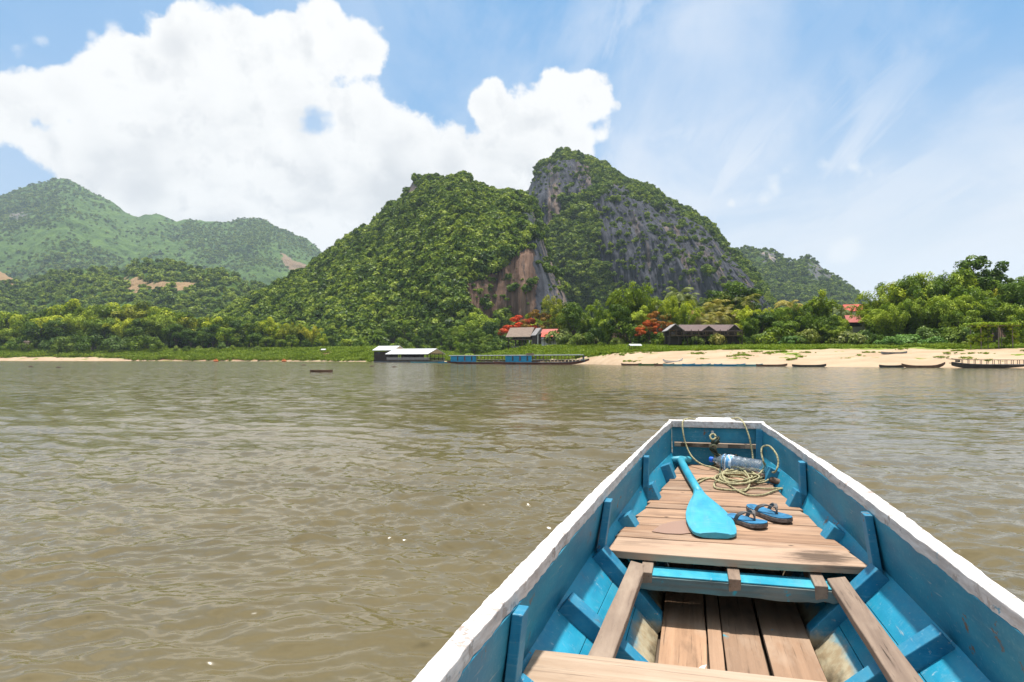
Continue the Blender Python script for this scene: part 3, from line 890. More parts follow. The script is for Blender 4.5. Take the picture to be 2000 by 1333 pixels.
hp = hill('limestone_peak', M['karst'], PEAK, ([960, 1100, 1300, 1560], [900, 860, 800, 640]), ([960, 1100, 1300, 1560], [640, 620, 560, 470]), 4.0, 1.4, 260,
          ([960, 1100, 1300, 1560], [2.0, 2.2, 2.4, 2.0]), 0.085, 'steep grey limestone peak with scrub on its ledges',
          rock=[[(1000, 420), (1040, 350), (1070, 318), (1100, 318), (1145, 328), (1160, 350), (1150, 385), (1110, 395), (1085, 420), (1065, 440), (1040, 430)],
                [(1150, 400), (1185, 395), (1200, 365), (1222, 368), (1235, 400), (1262, 400), (1310, 405), (1345, 435), (1385, 452), (1405, 480), (1440, 520), (1500, 590), (1520, 640), (1220, 640), (1200, 560), (1165, 500), (1175, 450)],
                ([(1060, 430), (1150, 400), (1180, 500), (1200, 600), (1100, 620), (1070, 500)], 0.44)], flute=0.045, jag=0.016, seed=4)
RIGHT = [(1380, 560), (1420, 500), (1440, 488), (1460, 486), (1480, 490), (1492, 486), (1510, 490), (1525, 500), (1545, 512), (1560, 507), (1580, 505), (1595, 512), (1612, 528), (1640, 545), (1660, 560), (1680, 578), (1700, 596), (1730, 625), (1780, 660), (1830, 690)]
hr_ = hill('far_karst_hill', M['karst_far'], RIGHT, ([1380, 1830], [1500, 1300]), ([1380, 1830], [1050, 950]), 4.0, 1.8, 110, ([1380, 1830], [1.5, 1.5]), 0.08,
          'far green hill with rocky tops to the right of the grey peak', rock=[([(1480, 492), (1512, 492), (1530, 512), (1500, 520)], 0.9), ([(1560, 512), (1600, 516), (1640, 550), (1590, 545)], 0.7)], flute=0.015, jag=0.03, seed=7)
RANGE = [(-1500, 520), (-900, 470), (-500, 430), (-250, 400), (-100, 405), (0, 382), (30, 372), (60, 362), (88, 356), (105, 350), (130, 350), (150, 358), (180, 376), (215, 392), (245, 415), (270, 425), (285, 420), (305, 418), (325, 424), (345, 433), (370, 428), (400, 432), (440, 434), (470, 428), (500, 427), (520, 431), (545, 446), (575, 458), (600, 468), (618, 482), (634, 500), (680, 530), (760, 560), (900, 600), (1000, 650)]
hl = hill('forest_range', M['range'], RANGE, ([-1500, 0, 500, 1000], [2600, 2700, 2900, 3000]), ([-1500, 0, 500, 1000], [1350, 1400, 1500, 1700]), 6.0, 3.0, 170, ([-1500, 1000], [0.95, 0.95]), 0.085,
          'far hazy green mountain range on the left', rock=[([(20, 410), (50, 408), (60, 430), (25, 430)], 0.6)],
          clear=[[(548, 498), (575, 510), (600, 524), (606, 532), (570, 530), (555, 515)]], jag=0.012, seed=12)
FOOT = [(-900, 560), (-300, 520), (-60, 520), (0, 530), (25, 545), (50, 552), (90, 540), (120, 532), (150, 527), (200, 528), (240, 532), (255, 520), (300, 510), (345, 514), (380, 524), (410, 530), (430, 525), (455, 532), (480, 552), (520, 560), (560, 572), (620, 600), (700, 640), (760, 670)]
hk = hill('wooded_foothill', M['foothill'], FOOT, ([-900, 0, 760], [1150, 1150, 950]), ([-900, 0, 760], [620, 620, 560]), 5.0, 2.6, 90, ([-900, 760], [0.9, 0.9]), 0.12,
          'dark wooded foothill with cleared brown fields', clear=[[(235, 545), (262, 540), (300, 552), (390, 556), (385, 566), (300, 570), (240, 565)], [(-40, 505), (0, 520), (40, 545), (20, 556), (-60, 556)]], jag=0.03, seed=15)

# ------------------------------------------------------------------ foliage meshes (unit height or unit radius)
class Leafs:
    def __init__(s): s.V = []; s.T = []
    def add(s, C, N, size, asp, R, tint, T=None):
        n = len(C)
        N = N / (np.linalg.norm(N, axis=1)[:, None] + 1e-9)
        if T is None: T = R.normal(size=(n, 3))
        T = T - N * np.sum(T * N, 1)[:, None]
        T /= np.linalg.norm(T, axis=1)[:, None] + 1e-9
        B = np.cross(N, T)
        sz = size * R.uniform(0.65, 1.35, (n, 1))
        a = T * sz; b = B * sz * asp
        q = np.stack([C - a, C - b * 0.9 - a * 0.1, C + a, C + b * 0.9 - a * 0.1], 1)
        s.V.append(q.reshape(-1, 3)); s.T.append(tint)
    def mesh(s, name, mat):
        V = np.concatenate(s.V); T = np.concatenate(s.T)
        F = np.arange(len(V)).reshape(-1, 4)
        return mesh_np(name, V, F, mat, {'tint': ('FACE', np.clip(T, 0, 1))})

def sph(R, n, up=0.25):
    d = R.normal(size=(n, 3)); d[:, 2] += up
    return d / np.linalg.norm(d, axis=1)[:, None]

def clumps(L, R, cs, per, size, asp=0.55, up=0.35, flat=0.8, jit=0.33, tv=0.6):
    for (c, r) in cs:
        d = sph(R, per, up)
        rad = r * R.uniform(0.55, 1.08, (per, 1)) ** 0.6
        C = np.array(c) + d * rad * np.array([1, 1, flat])
        N = d + R.normal(size=(per, 3)) * jit + np.array([0, 0, 0.25])
        t0 = R.uniform(0, 1)
        L.add(C, N, size, asp, R, t0 * tv + R.uniform(0, 1, per) * (1 - tv))

def limbs(seed, h, spread, z0, r0, n=6):
    rr = random.Random(seed); mb = MB()
    mb.tube([(0, 0, -0.03), (0.004, 0.003, z0 * 0.5), (0.0, 0.008, z0), (0.01, 0.0, h * 0.7)], [r0 * 1.25, r0, r0 * 0.8, r0 * 0.3], 7)
    for i in range(n):
        a = i * 2.4 + rr.random(); l = spread * rr.uniform(0.6, 1)
        zz = z0 * rr.uniform(0.7, 1.2)
        mb.tube([(0, 0, zz), (math.cos(a) * l * .4, math.sin(a) * l * .4, zz + (h - zz) * .35), (math.cos(a) * l, math.sin(a) * l, zz + (h - zz) * rr.uniform(.55, .8))], [r0 * .55, r0 * .35, r0 * .12], 5)
    return mb

def proto_broad(seed, w=0.40, low=0.16, n=30, per=190, size=0.020, r=(0.085, 0.15), mat='broad', top=0.93, shape=1.0):
    R = np.random.default_rng(seed); L = Leafs(); cs = []
    for i in range(n):
        d = sph(R, 1, 0.35)[0]
        k = R.uniform(0.55, 1.0) if i > n * 0.3 else R.uniform(0.1, 0.6)
        zc = (top + low) / 2; rz = (top - low) / 2 - 0.05
        x, y, z = d[0] * w * k * 0.85, d[1] * w * k * 0.85, zc + d[2] * rz * k
        rr = R.uniform(*r)
        cs.append(((x, y, z), rr))
    clumps(L, R, cs, per, size)
    return L.mesh('crown_broad', LEAF[mat]), limbs(seed, 0.8, w * 0.7, 0.25, 0.028).mesh('trunk', M['bark'])

def proto_bamboo(seed, n=15, per=370, lean=0.33, size=0.020, w=1.0):
    R = np.random.default_rng(seed); L = Leafs(); mb = MB()
    for i in range(n):
        a = i * 2.399 + R.uniform(-.3, .3); ln = lean * R.uniform(0.25, 1.1) * w; hh = R.uniform(0.72, 1.0) * (1 - 0.15 * ln / lean)
        bx, by = math.cos(a) * 0.045 * R.random(), math.sin(a) * 0.045 * R.random()
        def path(t):
            return np.array([bx + math.cos(a) * ln * t ** 2.0, by + math.sin(a) * ln * t ** 2.0, hh * (t - 0.10 * t ** 6)]) if True else 0
        def end(t):   # drooping tip
            p = path(min(t, 1.0)).copy(); e = max(0, t - 1.0)
            return p + np.array([math.cos(a) * e * 0.55, math.sin(a) * e * 0.55, -e * 0.5])
        mb.tube([path(t) for t in (0, .25, .5, .75, .95)], [0.007, 0.0065, 0.0055, 0.004, 0.002], 4)
        t = R.uniform(0.22, 1.16, per) ** 0.85
        P = np.array([end(x) for x in t])
        wid = 0.022 + 0.050 * np.sin(np.clip((t - 0.2) / 0.96, 0, 1) * math.pi) ** 0.7
        d = sph(R, per, 0.1)
        P = P + d * (wid * R.uniform(0.2, 1.0, per) ** 0.6)[:, None]
        P[:, 2] -= 0.012
        N = d * 0.7 + np.array([math.cos(a) * .4, math.sin(a) * .4, 0.55]) + R.normal(size=(per, 3)) * 0.45
        T = np.stack([math.cos(a) + R.normal(size=per) * .5, math.sin(a) + R.normal(size=per) * .5, -0.9 + R.normal(size=per) * .4], 1)
        tt = R.uniform(0, 1)
        L.add(P, N, size, 0.32, R, 0.25 * tt + 0.3 * R.uniform(0, 1, per) + 0.45 * np.clip(t, 0, 1) ** 2, T)  # bright tips and shaded interior are put into the leaf tint by height
    return L.mesh('crown_bamboo', LEAF['bamboo']), mb.mesh('stem', M['culm'])

def proto_palm(seed, nf=22, hgt=0.74, fl=0.36):
    R = np.random.default_rng(seed); V = []; T = []
    mb = MB(); mb.tube([(0, 0, -.02), (.012, .0, .25), (.02, .008, .5), (.015, .01, hgt)], [.02, .014, .012, .011], 7)
    top = np.array([.015, .01, hgt])
    for i in range(nf):
        a = i * 2.399 + R.uniform(-.2, .2); el = R.uniform(-0.35, 1.25); ln = fl * R.uniform(.8, 1.1)
        dh = np.array([math.cos(a), math.sin(a), 0]); pts = []
        p = top.copy(); e = el
        for k in range(15):
            pts.append(p.copy()); p = p + (dh * math.cos(e) + np.array([0, 0, math.sin(e)])) * ln / 14; e -= 0.135
        pts = np.array(pts); side = np.array([-math.sin(a), math.cos(a), 0]); tt = R.uniform(0, .6)
        for k in range(1, 14):
            for sg in (-1, 1):
                l = ln * 0.30 * math.sin(math.pi * min(1, (k + 1.2) / 15)) ** .7
                d = side * sg * 0.85 + (pts[k + 1] - pts[k]) / (ln / 14) * 0.5 + np.array([0, 0, -0.38 + R.uniform(-.15, .15)])
                b = (pts[k + 1] - pts[k]) * 0.62
                V += [pts[k] - b * .1, pts[k] + b, pts[k] + b * .8 + d * l, pts[k] + d * l * .97]
                T.append(tt + R.uniform(0, .4))
        for k in range(0, 14):
            V += [pts[k] - side * .004, pts[k + 1] - side * .003, pts[k + 1] + side * .003, pts[k] + side * .004]; T.append(0.9)
    return mesh_np('crown_palm', np.array(V), np.arange(len(V)).reshape(-1, 4), LEAF['palm'], {'tint': ('FACE', np.clip(T, 0, 1))}), mb.mesh('trunk', M['barkpale'])

def proto_flame(seed):
    R = np.random.default_rng(seed); L = Leafs(); cs = []
    for i in range(30):
        a = R.uniform(0, 6.28); k = R.uniform(0, 1) ** .5
        cs.append(((math.cos(a) * .46 * k, math.sin(a) * .46 * k, 0.80 - 0.38 * k * k + R.uniform(-.16, .06)), R.uniform(.06, .11)))
    clumps(L, R, cs, 170, 0.019, flat=.55, tv=0.55)
    return L.mesh('crown_flame', LEAF['flame']), limbs(seed, .75, .4, .22, .025, 8).mesh('trunk', M['bark'])

def proto_shrub(seed, mat='shrub', n=15, per=110, size=0.05, flat=.75):
    R = np.random.default_rng(seed); L = Leafs(); cs = []
    for i in range(n):
        a = R.uniform(0, 6.28); k = R.uniform(0, 1) ** .6
        cs.append(((math.cos(a) * .65 * k, math.sin(a) * .65 * k, 0.22 + 0.5 * (1 - k * k) * R.uniform(.6, 1)), R.uniform(.16, .28)))
    clumps(L, R, cs, per, size, flat=flat)
    return L.mesh('crown_shrub', LEAF[mat]), limbs(seed, .6, .4, .12, .03, 4).mesh('stem', M['bark'])

PR = {
 'broad': [proto_broad(s) for s in (11, 12, 13, 14)],
 'lush': [proto_broad(s, w=.46, low=.06, n=34, per=180, size=.022, mat='bamboo') for s in (21, 22, 23)],
 'bamboo': [proto_bamboo(s) for s in (31, 32, 33, 34)],
 'column': [proto_bamboo(s, n=12, lean=.16, per=420) for s in (41, 42)],
 'palm': [proto_palm(s) for s in (51, 52, 53)],
 'flame': [proto_flame(s) for s in (61, 62)],
 'tall': [proto_broad(s, w=.25, low=.22, n=46, per=120, size=.014, r=(.035, .075), top=.99) for s in (71, 72)],
 'shrub': [proto_shrub(s) for s in (81, 82, 83)],
 'bush': [proto_shrub(s, 'broad', 16, 110, .045, .9) for s in (91, 92)],
 'fan': [proto_shrub(s, 'palm', 13, 60, .10, .9) for s in (95,)],
}
NAMES = {'broad': ('broadleaf_tree', 'tree'), 'lush': ('leafy_tree', 'tree'), 'bamboo': ('bamboo_clump', 'bamboo'), 'column': ('bamboo_column', 'bamboo'),
         'palm': ('palm_tree', 'palm tree'), 'flame': ('flame_tree', 'flame tree'), 'tall': ('tall_tree', 'tree'), 'shrub': ('shrub', 'shrub'), 'bush': ('dark_bush', 'bush'), 'fan': ('banana_plant', 'plant')}
BUSHY = ('shrub', 'bush', 'fan')
trees = []
def plant(kind, px, top, Y, width=1.0, colr=(1, 1, 1), zone='', seed=0, base=None):
    rr = random.Random(int(px * 7 + Y * 13 + seed))
    x = (px - 1000) / FPX * Y
    gz = ground_xy(x, Y) if base is None else base
    zt = W(px, top, Y)[2]
    hgt = max(0.6, zt - gz + 0.25) * (1.15 if kind in ('bamboo', 'column') else 1.04)
    cm, tm = rr.choice(PR[kind])
    nm, cat = NAMES[kind]
    e = empty(nm, (x, Y, gz - 0.15), rr.random() * 6.28)
    e.scale = (hgt * width, hgt * width, hgt) if kind not in BUSHY else (hgt * width, hgt * width, hgt * 1.15)
    c = link('crown', cm, e); s = link('stem' if kind in ('bamboo', 'column') + BUSHY else 'trunk', tm, e)
    c.color = (*colr, 1)
    trees.append(dict(o=e, kind=kind, px=px, h=hgt, zone=zone, col=colr, cat=cat))
    return e

# left bank: three staggered rows, the outline as in the photograph
SIL = np.array([(-80, 602), (0, 600), (45, 594), (75, 592), (110, 594), (145, 575), (165, 590), (205, 590), (240, 587), (275, 579), (310, 590), (330, 586), (360, 600), (400, 606), (440, 614), (480, 620), (515, 613), (545, 619), (580, 624), (610, 636), (640, 650), (690, 660), (730, 668)])
rr = random.Random(3)
BR = (1.35, 1.2, .8); YL = (1.55, 1.3, .55); DK = (.75, .8, .8); OL = (1.3, 1.0, .8); MG = (1, 1, 1)
px = -30
while px < 705:
    top = np.interp(px, SIL[:, 0], SIL[:, 1]) + rr.uniform(-2, 9)
    kind = rr.choice(['bamboo', 'bamboo', 'lush', 'broad', 'lush'])
    c = rr.choice([BR, YL, MG, BR, OL])
    if 245 < px < 305: kind, c = 'broad', OL
    if 305 < px < 380 or 490 < px < 560: kind, c = 'lush', BR
    plant(kind, px, top, shoreY(px) + rr.uniform(46, 62), rr.uniform(.85, 1.1) * (1.0 if kind != 'bamboo' else 1.1), c, 'L2')
    px += rr.uniform(17, 27)
px = -20
while px < 720:
    top = np.interp(px, SIL[:, 0], SIL[:, 1]) + rr.uniform(22, 42)
    plant(rr.choice(['bamboo', 'lush', 'broad', 'broad']), px, min(top, 676), shoreY(px) + rr.uniform(34, 44), rr.uniform(.95, 1.3), rr.choice([MG, DK, DK, BR]), 'L1')
    px += rr.uniform(19, 30)
px = 20
while px < 735:
    top = np.interp(px, SIL[:, 0], SIL[:, 1]) + rr.uniform(55, 75)
    if 300 < px < 420 or px > 570: top = max(top, 676)
    plant(rr.choice(['shrub', 'bush', 'shrub', 'bush']), px, min(max(top, 655), 688), shoreY(px) + rr.uniform(22, 32), rr.uniform(.8, 1.2), rr.choice([MG, BR, DK, BR]), 'L0')
    px += rr.uniform(17, 30)
# wooded slope and creek mouth behind the floating restaurant
for (a, b, yy, k, c) in [(722, 655, 60, 'broad', DK), (742, 640, 85, 'broad', MG), (768, 628, 95, 'broad', DK), (800, 622, 95, 'lush', DK), (833, 630, 90, 'broad', DK), (862, 640, 80, 'broad', MG),
                         (890, 632, 70, 'lush', DK), (912, 618, 85, 'broad', MG), (938, 606, 75, 'lush', MG), (962, 628, 62, 'broad', DK), (982, 640, 55, 'broad', MG), (750, 664, 40, 'broad', DK),
                         (782, 660, 45, 'bush', MG), (815, 655, 48, 'broad', DK), (848, 662, 42, 'broad', DK), (880, 655, 40, 'broad', MG), (906, 646, 38, 'lush', DK), (930, 640, 34, 'broad', DK),
                         (952, 650, 30, 'broad', MG), (972, 662, 26, 'bush', DK), (900, 668, 24, 'bush', MG), (926, 668, 20, 'broad', DK), (946, 672, 20, 'bush', MG), (700, 668, 44, 'bush', MG)]:
    plant(k, a, b, shoreY(min(a, 930)) + yy, 1.05, c, 'C')
# right bank
for (a, b, yy, k, wd, c) in [
    (1018, 606, 60, 'flame', 1.1, (1.2, .75, .7)), (1050, 594, 68, 'flame', .9, (.42, 1.25, .5)), (1040, 608, 78, 'lush', .8, BR), (1083, 575, 85, 'bamboo', .8, OL), (1100, 590, 78, 'lush', .8, OL), (1121, 590, 62, 'broad', 1.1, DK),
    (1140, 612, 70, 'bamboo', .8, MG), (1160, 606, 74, 'bamboo', 1, DK), (1092, 640, 50, 'fan', 1, MG), (1145, 648, 46, 'fan', 1, MG), (1165, 640, 46, 'shrub', 1, MG), (1128, 655, 40, 'shrub', 1, BR),
    (1186, 580, 50, 'bamboo', .9, MG), (1188, 606, 44, 'column', 1.2, DK), (1222, 557, 58, 'bamboo', .95, BR), (1242, 549, 60, 'bamboo', .9, BR), (1212, 588, 48, 'broad', .9, DK), (1250, 590, 52, 'column', 1.2, MG), (1232, 630, 44, 'bush', 1.2, DK),
    (1283, 572, 70, 'palm', 1, MG), (1300, 580, 72, 'palm', 1, MG), (1286, 598, 50, 'flame', 1.0, (.75, 1.6, .8)), (1268, 618, 46, 'flame', .9, (.8, .9, .6)), (1318, 572, 62, 'bamboo', .9, BR), (1340, 588, 54, 'bamboo', .8, BR), (1330, 625, 62, 'lush', 1.2, BR),
    (1325, 552, 80, 'palm', .8, DK), (1345, 561, 80, 'palm', .8, DK), (1382, 588, 72, 'palm', 1, OL), (1398, 578, 76, 'palm', 1, OL), (1418, 590, 72, 'palm', 1, OL), (1372, 604, 66, 'palm', 1.2, OL), (1432, 600, 70, 'palm', 1.1, OL), (1405, 604, 64, 'palm', 1.2, OL), (1390, 620, 62, 'palm', 1.4, OL),
    (1436, 549, 88, 'broad', 1.15, MG), (1412, 560, 90, 'broad', .9, OL), (1455, 566, 84, 'palm', .9, OL), (1466, 588, 62, 'bamboo', 1, BR), (1486, 602, 60, 'broad', 1.1, DK), (1462, 618, 54, 'column', 1.2, MG), (1440, 628, 60, 'lush', 1, BR), (1508, 600, 64, 'bamboo', .9, MG),
    (1525, 585, 66, 'lush', 1, MG), (1545, 577, 68, 'palm', 1, OL), (1560, 592, 58, 'bamboo', 1, DK), (1530, 622, 50, 'broad', 1.5, DK), (1580, 592, 62, 'bamboo', 1, MG), (1606, 556, 58, 'column', 1.1, BR), (1592, 606, 52, 'bamboo', 1, DK), (1622, 612, 50, 'broad', 1.0, DK),
    (1500, 645, 44, 'shrub', 1.2, MG), (1522, 640, 42, 'bush', 1.3, BR), (1550, 655, 40, 'shrub', 1.5, (1.2, 1.35, 1.5)), (1575, 640, 42, 'shrub', 1.0, OL), (1604, 632, 46, 'bush', 1.2, BR), (1632, 636, 44, 'bamboo', 1.3, DK), (1478, 655, 42, 'bush', 1.2, DK),
    (1646, 590, 80, 'palm', .9, DK), (1640, 612, 56, 'lush', .9, MG), (1664, 646, 42, 'fan', 1, MG), (1684, 642, 44, 'shrub', 1, MG), (1648, 650, 42, 'shrub', 1.2, OL), (1692, 586, 90, 'palm', .9, MG),
    (1706, 585, 60, 'bamboo', .9, BR), (1716, 570, 66, 'lush', .8, BR), (1738, 552, 62, 'bamboo', 1, MG), (1726, 600, 46, 'bamboo', 1.3, MG), (1762, 548, 60, 'column', 1.2, BR), (1752, 590, 46, 'bamboo', 1.3, DK), (1788, 530, 64, 'bamboo', 1, MG), (1806, 532, 62, 'column', 1.1, MG),
    (1825, 526, 60, 'bamboo', .9, DK), (1842, 521, 64, 'bamboo', .9, MG), (1866, 523, 62, 'column', 1.1, MG), (1785, 580, 46, 'bamboo', 1.2, DK), (1815, 575, 48, 'bamboo', 1.2, DK), (1850, 570, 48, 'bamboo', 1.2, MG), (1886, 556, 54, 'bamboo', 1.1, MG), (1880, 590, 44, 'lush', 1, DK),
    (1912, 491, 74, 'tall', 1.2, MG), (1946, 515, 76, 'tall', 1.1, DK), (1905, 545, 62, 'lush', .8, MG), (1934, 556, 70, 'tall', 1, OL), (1968, 560, 66, 'bamboo', .8, OL), (1992, 528, 60, 'broad', .9, DK), (2010, 540, 56, 'bamboo', 1, DK), (1990, 572, 50, 'bamboo', 1.1, DK), (2006, 600, 44, 'lush', 1, DK),
    (1930, 600, 52, 'broad', .8, MG), (1805, 640, 40, 'shrub', 1, MG), (1838, 640, 42, 'bush', 1.3, MG), (1868, 636, 40, 'shrub', 1.2, BR), (1890, 642, 38, 'shrub', 1, MG), (1770, 652, 38, 'shrub', 1.5, (1.2, 1.4, 1.6)), (1736, 656, 38, 'shrub', 1.4, (1.2, 1.4, 1.6)), (1820, 656, 36, 'shrub', 1.5, (1.2, 1.4, 1.6)),
    (1900, 658, 34, 'shrub', 1.2, BR), (1960, 660, 33, 'shrub', 1, BR), (1712, 654, 40, 'bush', 1, MG), (1308, 650, 40, 'bush', 1.3, BR), (1338, 654, 36, 'bush', 1.0, MG), (1356, 652, 36, 'fan', 1.1, MG), (1388, 655, 36, 'shrub', 1, MG), (1402, 650, 36, 'fan', .8, OL), (1270, 648, 42, 'bush', 1.4, DK), (1290, 650, 40, 'bush', 1.2, MG),
    (1448, 655, 40, 'bush', 1, MG), (1206, 658, 40, 'shrub', 1, BR), (1350, 641, 45, 'fan', .6, MG), (1020, 662, 45, 'shrub', .9, MG), (1033, 670, 42, 'bush', .8, MG), (1108, 652, 44, 'fan', 1, MG)]:
    if yy < 50 and 1190 < a < 1650 and k in BUSHY + ('bamboo',): yy += 4
    plant(k, a, b, shoreY(a) + yy, wd, c, 'R')

ORD = ['first', 'second', 'third', 'fourth', 'fifth', 'sixth', 'seventh', 'eighth', 'ninth', 'tenth', 'eleventh', 'twelfth', 'thirteenth', 'fourteenth', 'fifteenth', 'sixteenth',
       'seventeenth', 'eighteenth', 'nineteenth', 'twentieth', 'twenty-first', 'twenty-second', 'twenty-third', 'twenty-fourth', 'twenty-fifth', 'twenty-sixth', 'twenty-seventh', 'twenty-eighth', 'twenty-ninth', 'thirtieth']
ZN = {'L2': ('at the back of the wooded bank on the far left', 'back row of trees on the left bank'), 'L1': ('in the middle of the left bank woods', 'middle row of trees on the left bank'),
      'L0': ('on the grassy slope of the left bank', 'low bushes at the edge of the left bank'), 'C': ('on the slope behind the floating restaurant', 'trees behind the floating restaurant')}
WORD = {'broad': 'round broadleaf tree', 'lush': 'leafy lumpy tree', 'bamboo': 'feathery arching bamboo clump', 'column': 'narrow upright bamboo plume', 'palm': 'coconut palm', 'flame': 'flat-topped flame tree', 'tall': 'tall thin-crowned tree', 'shrub': 'low leafy shrub', 'bush': 'rounded bush', 'fan': 'banana plant'}
def rzone(px):
    for lim, z in ((1085, 'by the thatched stilt house'), (1175, 'between the red-roofed huts and the big bamboo'), (1262, 'at the big bamboo left of the brown longhouse'), (1365, 'behind the left half of the brown longhouse'),
                   (1450, 'behind the right half of the brown longhouse'), (1545, 'right of the brown longhouse'), (1640, 'left of the red-roofed white house'), (1705, 'around the red-roofed white house'),
                   (1800, 'right of the red-roofed white house'), (1885, 'in the tall bamboo grove above the beach'), (9999, 'by the vine arbour at the far right')):
        if px < lim: return z
def tone(c):
    return 'bright' if c is BR else 'yellow-green' if c is YL else 'dark' if c is DK else 'olive' if c is OL else 'red-flowered' if c[0] > 1.15 and c[1] < 1 else 'orange-flowered' if c[0] > .6 and c[1] < 1.31 and c[2] < .8 else 'grey-green' if c[2] > 1.3 else 'green'
from collections import defaultdict
bk = defaultdict(list)
for q in trees:
    z = ZN[q['zone']][0] if q['zone'] in ZN else rzone(q['px'])
    q['z'] = z
    bk[(z, q['kind'], tone(q['col']))].append(q)
for (z, k, tn), qs in bk.items():
    qs.sort(key=lambda q: q['px'])
    for i, q in enumerate(qs):
        s = f"{tn} {WORD[k]} {z}"
        if len(qs) > 1: s = f"{ORD[i]} {tn} {WORD[k]} from the left, {z}"
        q['o']['label'] = ' '.join(s.split()[:16]); q['o']['category'] = q['cat']
        q['o']['group'] = ZN[q['zone']][1] if q['zone'] in ZN else ('bushes and plants on the right bank' if k in BUSHY else 'trees along the right bank')

# ------------------------------------------------------------------ masses nobody could count: forest on the hills, bank grass
def scatter(name, pts, scl, protos, label, tilt=0.0, colr=None):
    me = mesh_np(name, pts, np.zeros((0, 4), np.int32)) if False else bpy.data.meshes.new(name)
    me.vertices.add(len(pts)); me.vertices.foreach_set('co', np.asarray(pts, np.float32).ravel())
    a = me.attributes.new('scl', 'FLOAT', 'POINT'); a.data.foreach_set('value', np.asarray(scl, np.float32))
    o = link(name, me)
    c = bpy.data.collections.new(name + '_kinds')
    for p in protos:
        c.objects.link(p)
    g = bpy.data.node_groups.new(name, 'GeometryNodeTree')
    g.interface.new_socket('Geometry', in_out='INPUT', socket_type='NodeSocketGeometry')
    g.interface.new_socket('Geometry', in_out='OUTPUT', socket_type='NodeSocketGeometry')
    N = g.nodes; L = g.links
    gi = N.new('NodeGroupInput'); go = N.new('NodeGroupOutput')
    ip = N.new('GeometryNodeInstanceOnPoints')
    ci = N.new('GeometryNodeCollectionInfo'); ci.inputs['Collection'].default_value = c
    ci.inputs['Separate Children'].default_value = True; ci.inputs['Reset Children'].default_value = True
    L.new(gi.outputs[0], ip.inputs['Points']); L.new(ci.outputs[0], ip.inputs['Instance'])
    ip.inputs['Pick Instance'].default_value = True
    rv = N.new('FunctionNodeRandomValue'); rv.data_type = 'FLOAT_VECTOR'
    rv.inputs[0].default_value = (-tilt, -tilt, 0); rv.inputs[1].default_value = (tilt, tilt, 6.283)
    L.new(rv.outputs[0], ip.inputs['Rotation'])
    na = N.new('GeometryNodeInputNamedAttribute'); na.data_type = 'FLOAT'; na.inputs['Name'].default_value = 'scl'
    L.new(na.outputs[0], ip.inputs['Scale'])
    L.new(ip.outputs[0], go.inputs[0])
    md = o.modifiers.new('scatter', 'NODES'); md.node_group = g
    return tag(o, label, None, kind='stuff')

def crown_proto(seed, n=9, per=42, size=0.17, mat='hill', tall=1.0, colr=(1, 1, 1)):
    R = np.random.default_rng(seed); L = Leafs(); cs = [((0, 0, 0.15), .62)]
    for i in range(n):
        a = R.uniform(0, 6.28); k = R.uniform(.2, 1) ** .6
        cs.append(((math.cos(a) * .62 * k, math.sin(a) * .62 * k, (0.25 + .5 * (1 - k * k)) * tall * R.uniform(.8, 1.1)), R.uniform(.28, .42)))
    clumps(L, R, cs, per, size, asp=.6, up=.6, flat=.85, jit=.4)
    o = bpy.data.objects.new('tree_crown', L.mesh('tree_crown', LEAF[mat])); o.color = (*colr, 1)
    return o
def hset(seed, cols, **kw):
    return [crown_proto(seed + i, colr=c, tall=[1, 1.3, .9][i % 3], **kw) for i, c in enumerate(cols)]

def hill_points(h, n, r, seed, rockw=0.06, clearw=0.03, tmin=0.0, patch=None, tpow=1.0):
    R = np.random.default_rng(seed)
    nf = h['nf']; nc = h['X'].shape[1]
    P = []; S = []
    m = n * 3
    i = R.uniform(tmin, 1.04, m) * (nf - 1); j = R.uniform(0, nc - 1.01, m)
    i = np.minimum(i, h['X'].shape[0] - 2)
    i0 = i.astype(int); j0 = j.astype(int); fi = (i - i0)[:, None]; fj = (j - j0)[:, None]
    G = np.stack([h['X'], h['Y'], h['Z']], -1)
    p = G[i0, j0] * (1 - fi) * (1 - fj) + G[i0 + 1, j0] * fi * (1 - fj) + G[i0, j0 + 1] * (1 - fi) * fj + G[i0 + 1, j0 + 1] * fi * fj
    wgt = np.where(h['rock'][i0, j0] > 0.45, rockw, 1.0) * np.where(h['clear'][i0, j0] > 0.5, clearw, 1.0)
    if patch:
        q = fbm(p / patch + seed, 3)
        wgt *= np.clip(0.55 + q * 2.2, 0.06, 1)
    # narrow the columns where the hill is low so that crowns are not crowded there
    hh = (h['Z'][nf - 1, j0] - h['Z'][0, j0]); hh = hh / hh.max()
    wgt *= np.clip(hh + 0.08, 0, 1)
    keep = R.random(m) < wgt
    p = p[keep]; 
    s = R.uniform(0, 1, len(p)) ** 2.3 * (r[1] - r[0]) + r[0]
    s *= np.where(h['rock'][i0, j0][keep] > 0.45, 0.6, 1.0)
    q = R.permutation(len(p))[:n]
    p = p[q]; s = s[q]
    p[:, 2] += s * 0.05; p[:, 1] -= s * 0.15
    return p, s
HC = [(1, 1, 1), (1.25, 1.12, .8), (.62, .72, .8), (1.6, 1.4, 1.0), (.9, 1.05, .8), (.75, .9, .7)]
pt, sc = hill_points(hf, 12500, (1.7, 7.0), 1, rockw=.05)
scatter('karst_hill_forest', pt, sc, hset(200, HC), 'dense green forest covering the near karst hill', .25)
pt, sc = hill_points(hp, 12000, (1.8, 6.8), 2, rockw=.10)
scatter('peak_scrub_forest', pt, sc, hset(210, [(.75, .95, .95), (.95, 1.05, .9), (.55, .72, .85), (1.15, 1.15, .8)]), 'scrub and trees clinging to the grey limestone peak', .3)
pt, sc = hill_points(hr_, 3500, (4, 8.5), 3, rockw=.2)
